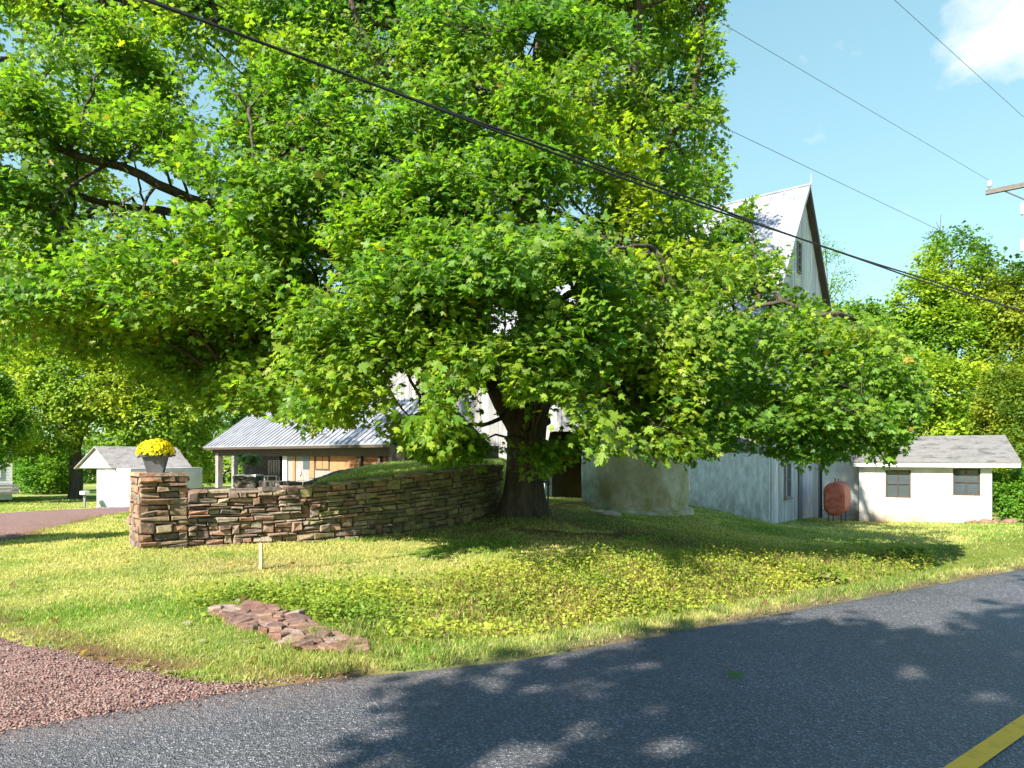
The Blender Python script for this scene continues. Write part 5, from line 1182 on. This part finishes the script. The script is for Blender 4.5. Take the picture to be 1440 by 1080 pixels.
# dark brambly clumps at the ditch's right end
for px, py, d, r, lab in ((1275, 786, 12.4, .30, 'dark bushy weed clump at the right end of the grassy mound'), (1160, 812, 10.4, .2, 'small dark weed clump in the ditch left of the larger one')):
    c = P(px, py, d); c[2] = tz(c[0], c[1])
    tree('weed_clump', lab, c, [((c[0], c[1], c[2]+.08), (r*1.3, r*.7, r*.45)), ((c[0]-r, c[1]-.1, c[2]+.05), (r*.8, r*.6, r*.35))], 1700, .06, [(.07, .11, .015), (.13, .16, .02), (.20, .16, .07)], cat='weeds', spread=.10, per=14, gap=.2)

# ------------------------------------------------------------------ pole and wires
pb_ = P(1446, 745, 18); pb_[2] = tz(pb_[0], pb_[1]); ztop = 9.2
up = empty('utility_pole', pb_, 'brown wooden utility pole with grey crossarm at the right edge', 'utility pole')
mb = MB(); mb.tube([(pb_[0]+.07, pb_[1], pb_[2]-.4), (pb_[0]+.05, pb_[1], ztop)], [.16, .10], 14); mb.build('shaft', M['pole'], up, smooth=True)
e0 = P(1386, 271, 18.5); c_ = np.array([pb_[0]+.05, pb_[1]-.16, e0[2]]); e1 = c_+(c_-e0)
d_ = unit(e1-e0); s_ = np.array([-d_[1], d_[0], 0]); mb = MB(); hh = .06
mb.hexa([tuple(e0-s_*.05-[0, 0, hh]), tuple(e1-s_*.05-[0, 0, hh]), tuple(e1+s_*.05-[0, 0, hh]), tuple(e0+s_*.05-[0, 0, hh]), tuple(e0-s_*.05+[0, 0, hh]), tuple(e1-s_*.05+[0, 0, hh]), tuple(e1+s_*.05+[0, 0, hh]), tuple(e0+s_*.05+[0, 0, hh])])
ca = mb.build('crossarm', M['arm'], up)
ins = []
for f_ in (.04, .96):
    q = e0+(e1-e0)*f_+[0, 0, hh]; mb = MB(); mb.lathe([(.015, 0), (.015, .08), (.06, .09), (.045, .13), (.065, .15), (.04, .20), (.05, .23), (.02, .25)], q, 14); mb.build('insulator', M['ceramic'], ca, smooth=True); ins.append(q+[0, 0, .25])
mb = MB(); mb.tube([e0+(e1-e0)*.2-[0, 0, hh], c_-[0, 0, .55]], .018, 6); mb.tube([e0+(e1-e0)*.8-[0, 0, hh], c_-[0, 0, .55]], .018, 6); mb.build('brace', M['dark_metal'], up)
for py in (293, 345):
    q = P(1437.5, py, 17.75); mb = MB(); mb.lathe([(.02, -.18), (.05, -.14), (.035, -.08), (.05, -.03), (.035, .03), (.05, .08), (.02, .16)], q, 12); mb.tube([q+[0, 0, -.02], q+[.1, .15, 0]], .015, 6); mb.build('cutout', M['ceramic'], up, smooth=True)
def wire(name, pts, r, mat, label, sag=.0, twin=False):
    q = resample(np.array(pts), 40); t = np.linspace(0, 1, 40); mb = MB()
    if twin:
        t2 = np.linspace(0, 1, 160); qq = resample(np.array(pts), 160); qq[:, 2] -= sag*4*t2*(1-t2)
        for ph in (0, math.pi):
            a_ = t2*60+ph; mb.tube(np.stack([qq[:, 0]+.3*r*np.sin(a_), qq[:, 1], qq[:, 2]+1.15*r*np.cos(a_*.35+ph*.65)+(1.1*r if ph else -1.1*r)], 1), r, 7)
    else: q[:, 2] -= sag*4*t*(1-t); mb.tube(q, r, 6)
    tag(mb.build(name, mat, origin=q[0]), label, 'cable')
dirv = (CAB_A-CAB_B); ext = CAB_A+dirv*.55
wire('overhead_cable', [CAB_B+[.1, .1, 0], CAB_A+[0, 0, .27], ext+[0, 0, .4]], .016, M['black_cable'], 'thick black twin cable running in front of the maple from top left to the pole', .30, True)
a_ = P(960, 0, 11.4); wire('overhead_wire', [ins[0], a_, a_+(a_-ins[0])*.8], .0045, M['wire'], 'thin wire crossing the sky to the left end of the crossarm')
a_ = P(1258, 0, 11.4); b_ = P(1440, 165, 15.4); wire('overhead_wire', [ins[1], b_, a_, a_+(a_-b_)*2], .0045, M['wire'], 'thin wire high in the top right corner of the sky')
a_ = P(1313, 320, 15.6); b_ = P(1020, 180, 11.2); c2 = P(670, 15, 8.6); wire('overhead_wire', [P(1438, 381, 17.85), a_, b_, c2, c2+(c2-b_)], .0045, M['wire'], 'lowest thin wire running from the maple crown to the pole')

# ------------------------------------------------------------------ light, sky, camera
w = bpy.data.worlds.new('World'); sc.world = w; w.use_nodes = True; nt = w.node_tree; bg = nt.nodes['Background']
sky = nt.nodes.new('ShaderNodeTexSky'); sky.sky_type = 'NISHITA'; sky.sun_disc = False
el = math.asin(SUN[2]); sky.sun_elevation = el; sky.sun_rotation = math.atan2(SUN[0], SUN[1]); sky.air_density = 1.0; sky.dust_density = .6; sky.ozone_density = 1.0
tcn = nt.nodes.new('ShaderNodeTexCoord')
gm = nt.nodes.new('ShaderNodeGamma'); nt.links.new(sky.outputs[0], gm.inputs[0]); gm.inputs[1].default_value = .55
spz = nt.nodes.new('ShaderNodeSeparateXYZ'); nt.links.new(tcn.outputs['Generated'], spz.inputs[0])
zen = ramp(nt, [(.0, (.47, .60, .575)), (.52, (.43, .612, .578)), (.85, (.22, .46, .95))], spz.outputs[2]).outputs[0]
tint = mixc(nt, 1.0, gm.outputs[0], zen, 'MULTIPLY')
mp = nt.nodes.new('ShaderNodeMapping'); nt.links.new(tcn.outputs['Generated'], mp.inputs[0]); mp.inputs['Scale'].default_value = (5, 5, 8); mp.inputs['Rotation'].default_value = (0, .7, .3)
cn = noise(nt, mp.outputs[0], 2.2, 10, .62)
# two cloud banks, by direction
def near_dir(px, py, wdt):
    dv = unit(P(px, py, 1)-np.array([0, 0, ZC])); dp = N(nt, 'ShaderNodeVectorMath', operation='DOT_PRODUCT'); nt.links.new(tcn.outputs['Generated'], dp.inputs[0]); dp.inputs[1].default_value = tuple(dv)
    mr = N(nt, 'ShaderNodeMapRange', interpolation_type='SMOOTHSTEP'); nt.links.new(dp.outputs['Value'], mr.inputs[0]); mr.inputs[1].default_value = math.cos(R(wdt)); mr.inputs[2].default_value = 1; return mr.outputs[0]
c1 = near_dir(1455, 0, 6.6); c2 = near_dir(1452, 322, .6)
mx = N(nt, 'ShaderNodeMath', operation='MAXIMUM'); nt.links.new(c1, mx.inputs[0]); nt.links.new(c2, mx.inputs[1])
ad = N(nt, 'ShaderNodeMath', operation='ADD'); hlf = N(nt, 'ShaderNodeMath', operation='MULTIPLY'); nt.links.new(mx.outputs[0], hlf.inputs[0]); hlf.inputs[1].default_value = .5; nt.links.new(hlf.outputs[0], ad.inputs[0]); nt.links.new(cn, ad.inputs[1])
cf = ramp(nt, [(.66, (0, 0, 0)), (.84, (.45, .45, .45)), (1.0, (.95, .95, .95))], ad.outputs[0]).outputs[0]
skyc = mixc(nt, cf, tint, (1.5, 1.55, 1.6))
nt.links.new(skyc, bg.inputs[0]); bg.inputs[1].default_value = .15*1.62
sl_ = bpy.data.lights.new('Sun', 'SUN'); sl_.energy = 4.4; sl_.angle = R(.53); sl_.color = (1, .94, .82); so = bpy.data.objects.new('Sun', sl_); col.objects.link(so); so.location = (-20, -25, 30)
so.rotation_euler = Vector(SUN).to_track_quat('Z', 'Y').to_euler()
cam = bpy.data.cameras.new('Camera'); co = bpy.data.objects.new('Camera', cam); col.objects.link(co); co.location = (0, 0, ZC); co.rotation_euler = (R(90), 0, 0)
cam.sensor_width = 36; cam.lens = 36*F/1440; cam.shift_y = (HY-540)/1440; cam.clip_end = 2000; sc.camera = co
sc.view_settings.view_transform = 'Standard'; sc.view_settings.look = 'None'; sc.view_settings.exposure = 1.74; sc.view_settings.gamma = 1
sc.cycles.max_bounces = 8; sc.cycles.transparent_max_bounces = 4
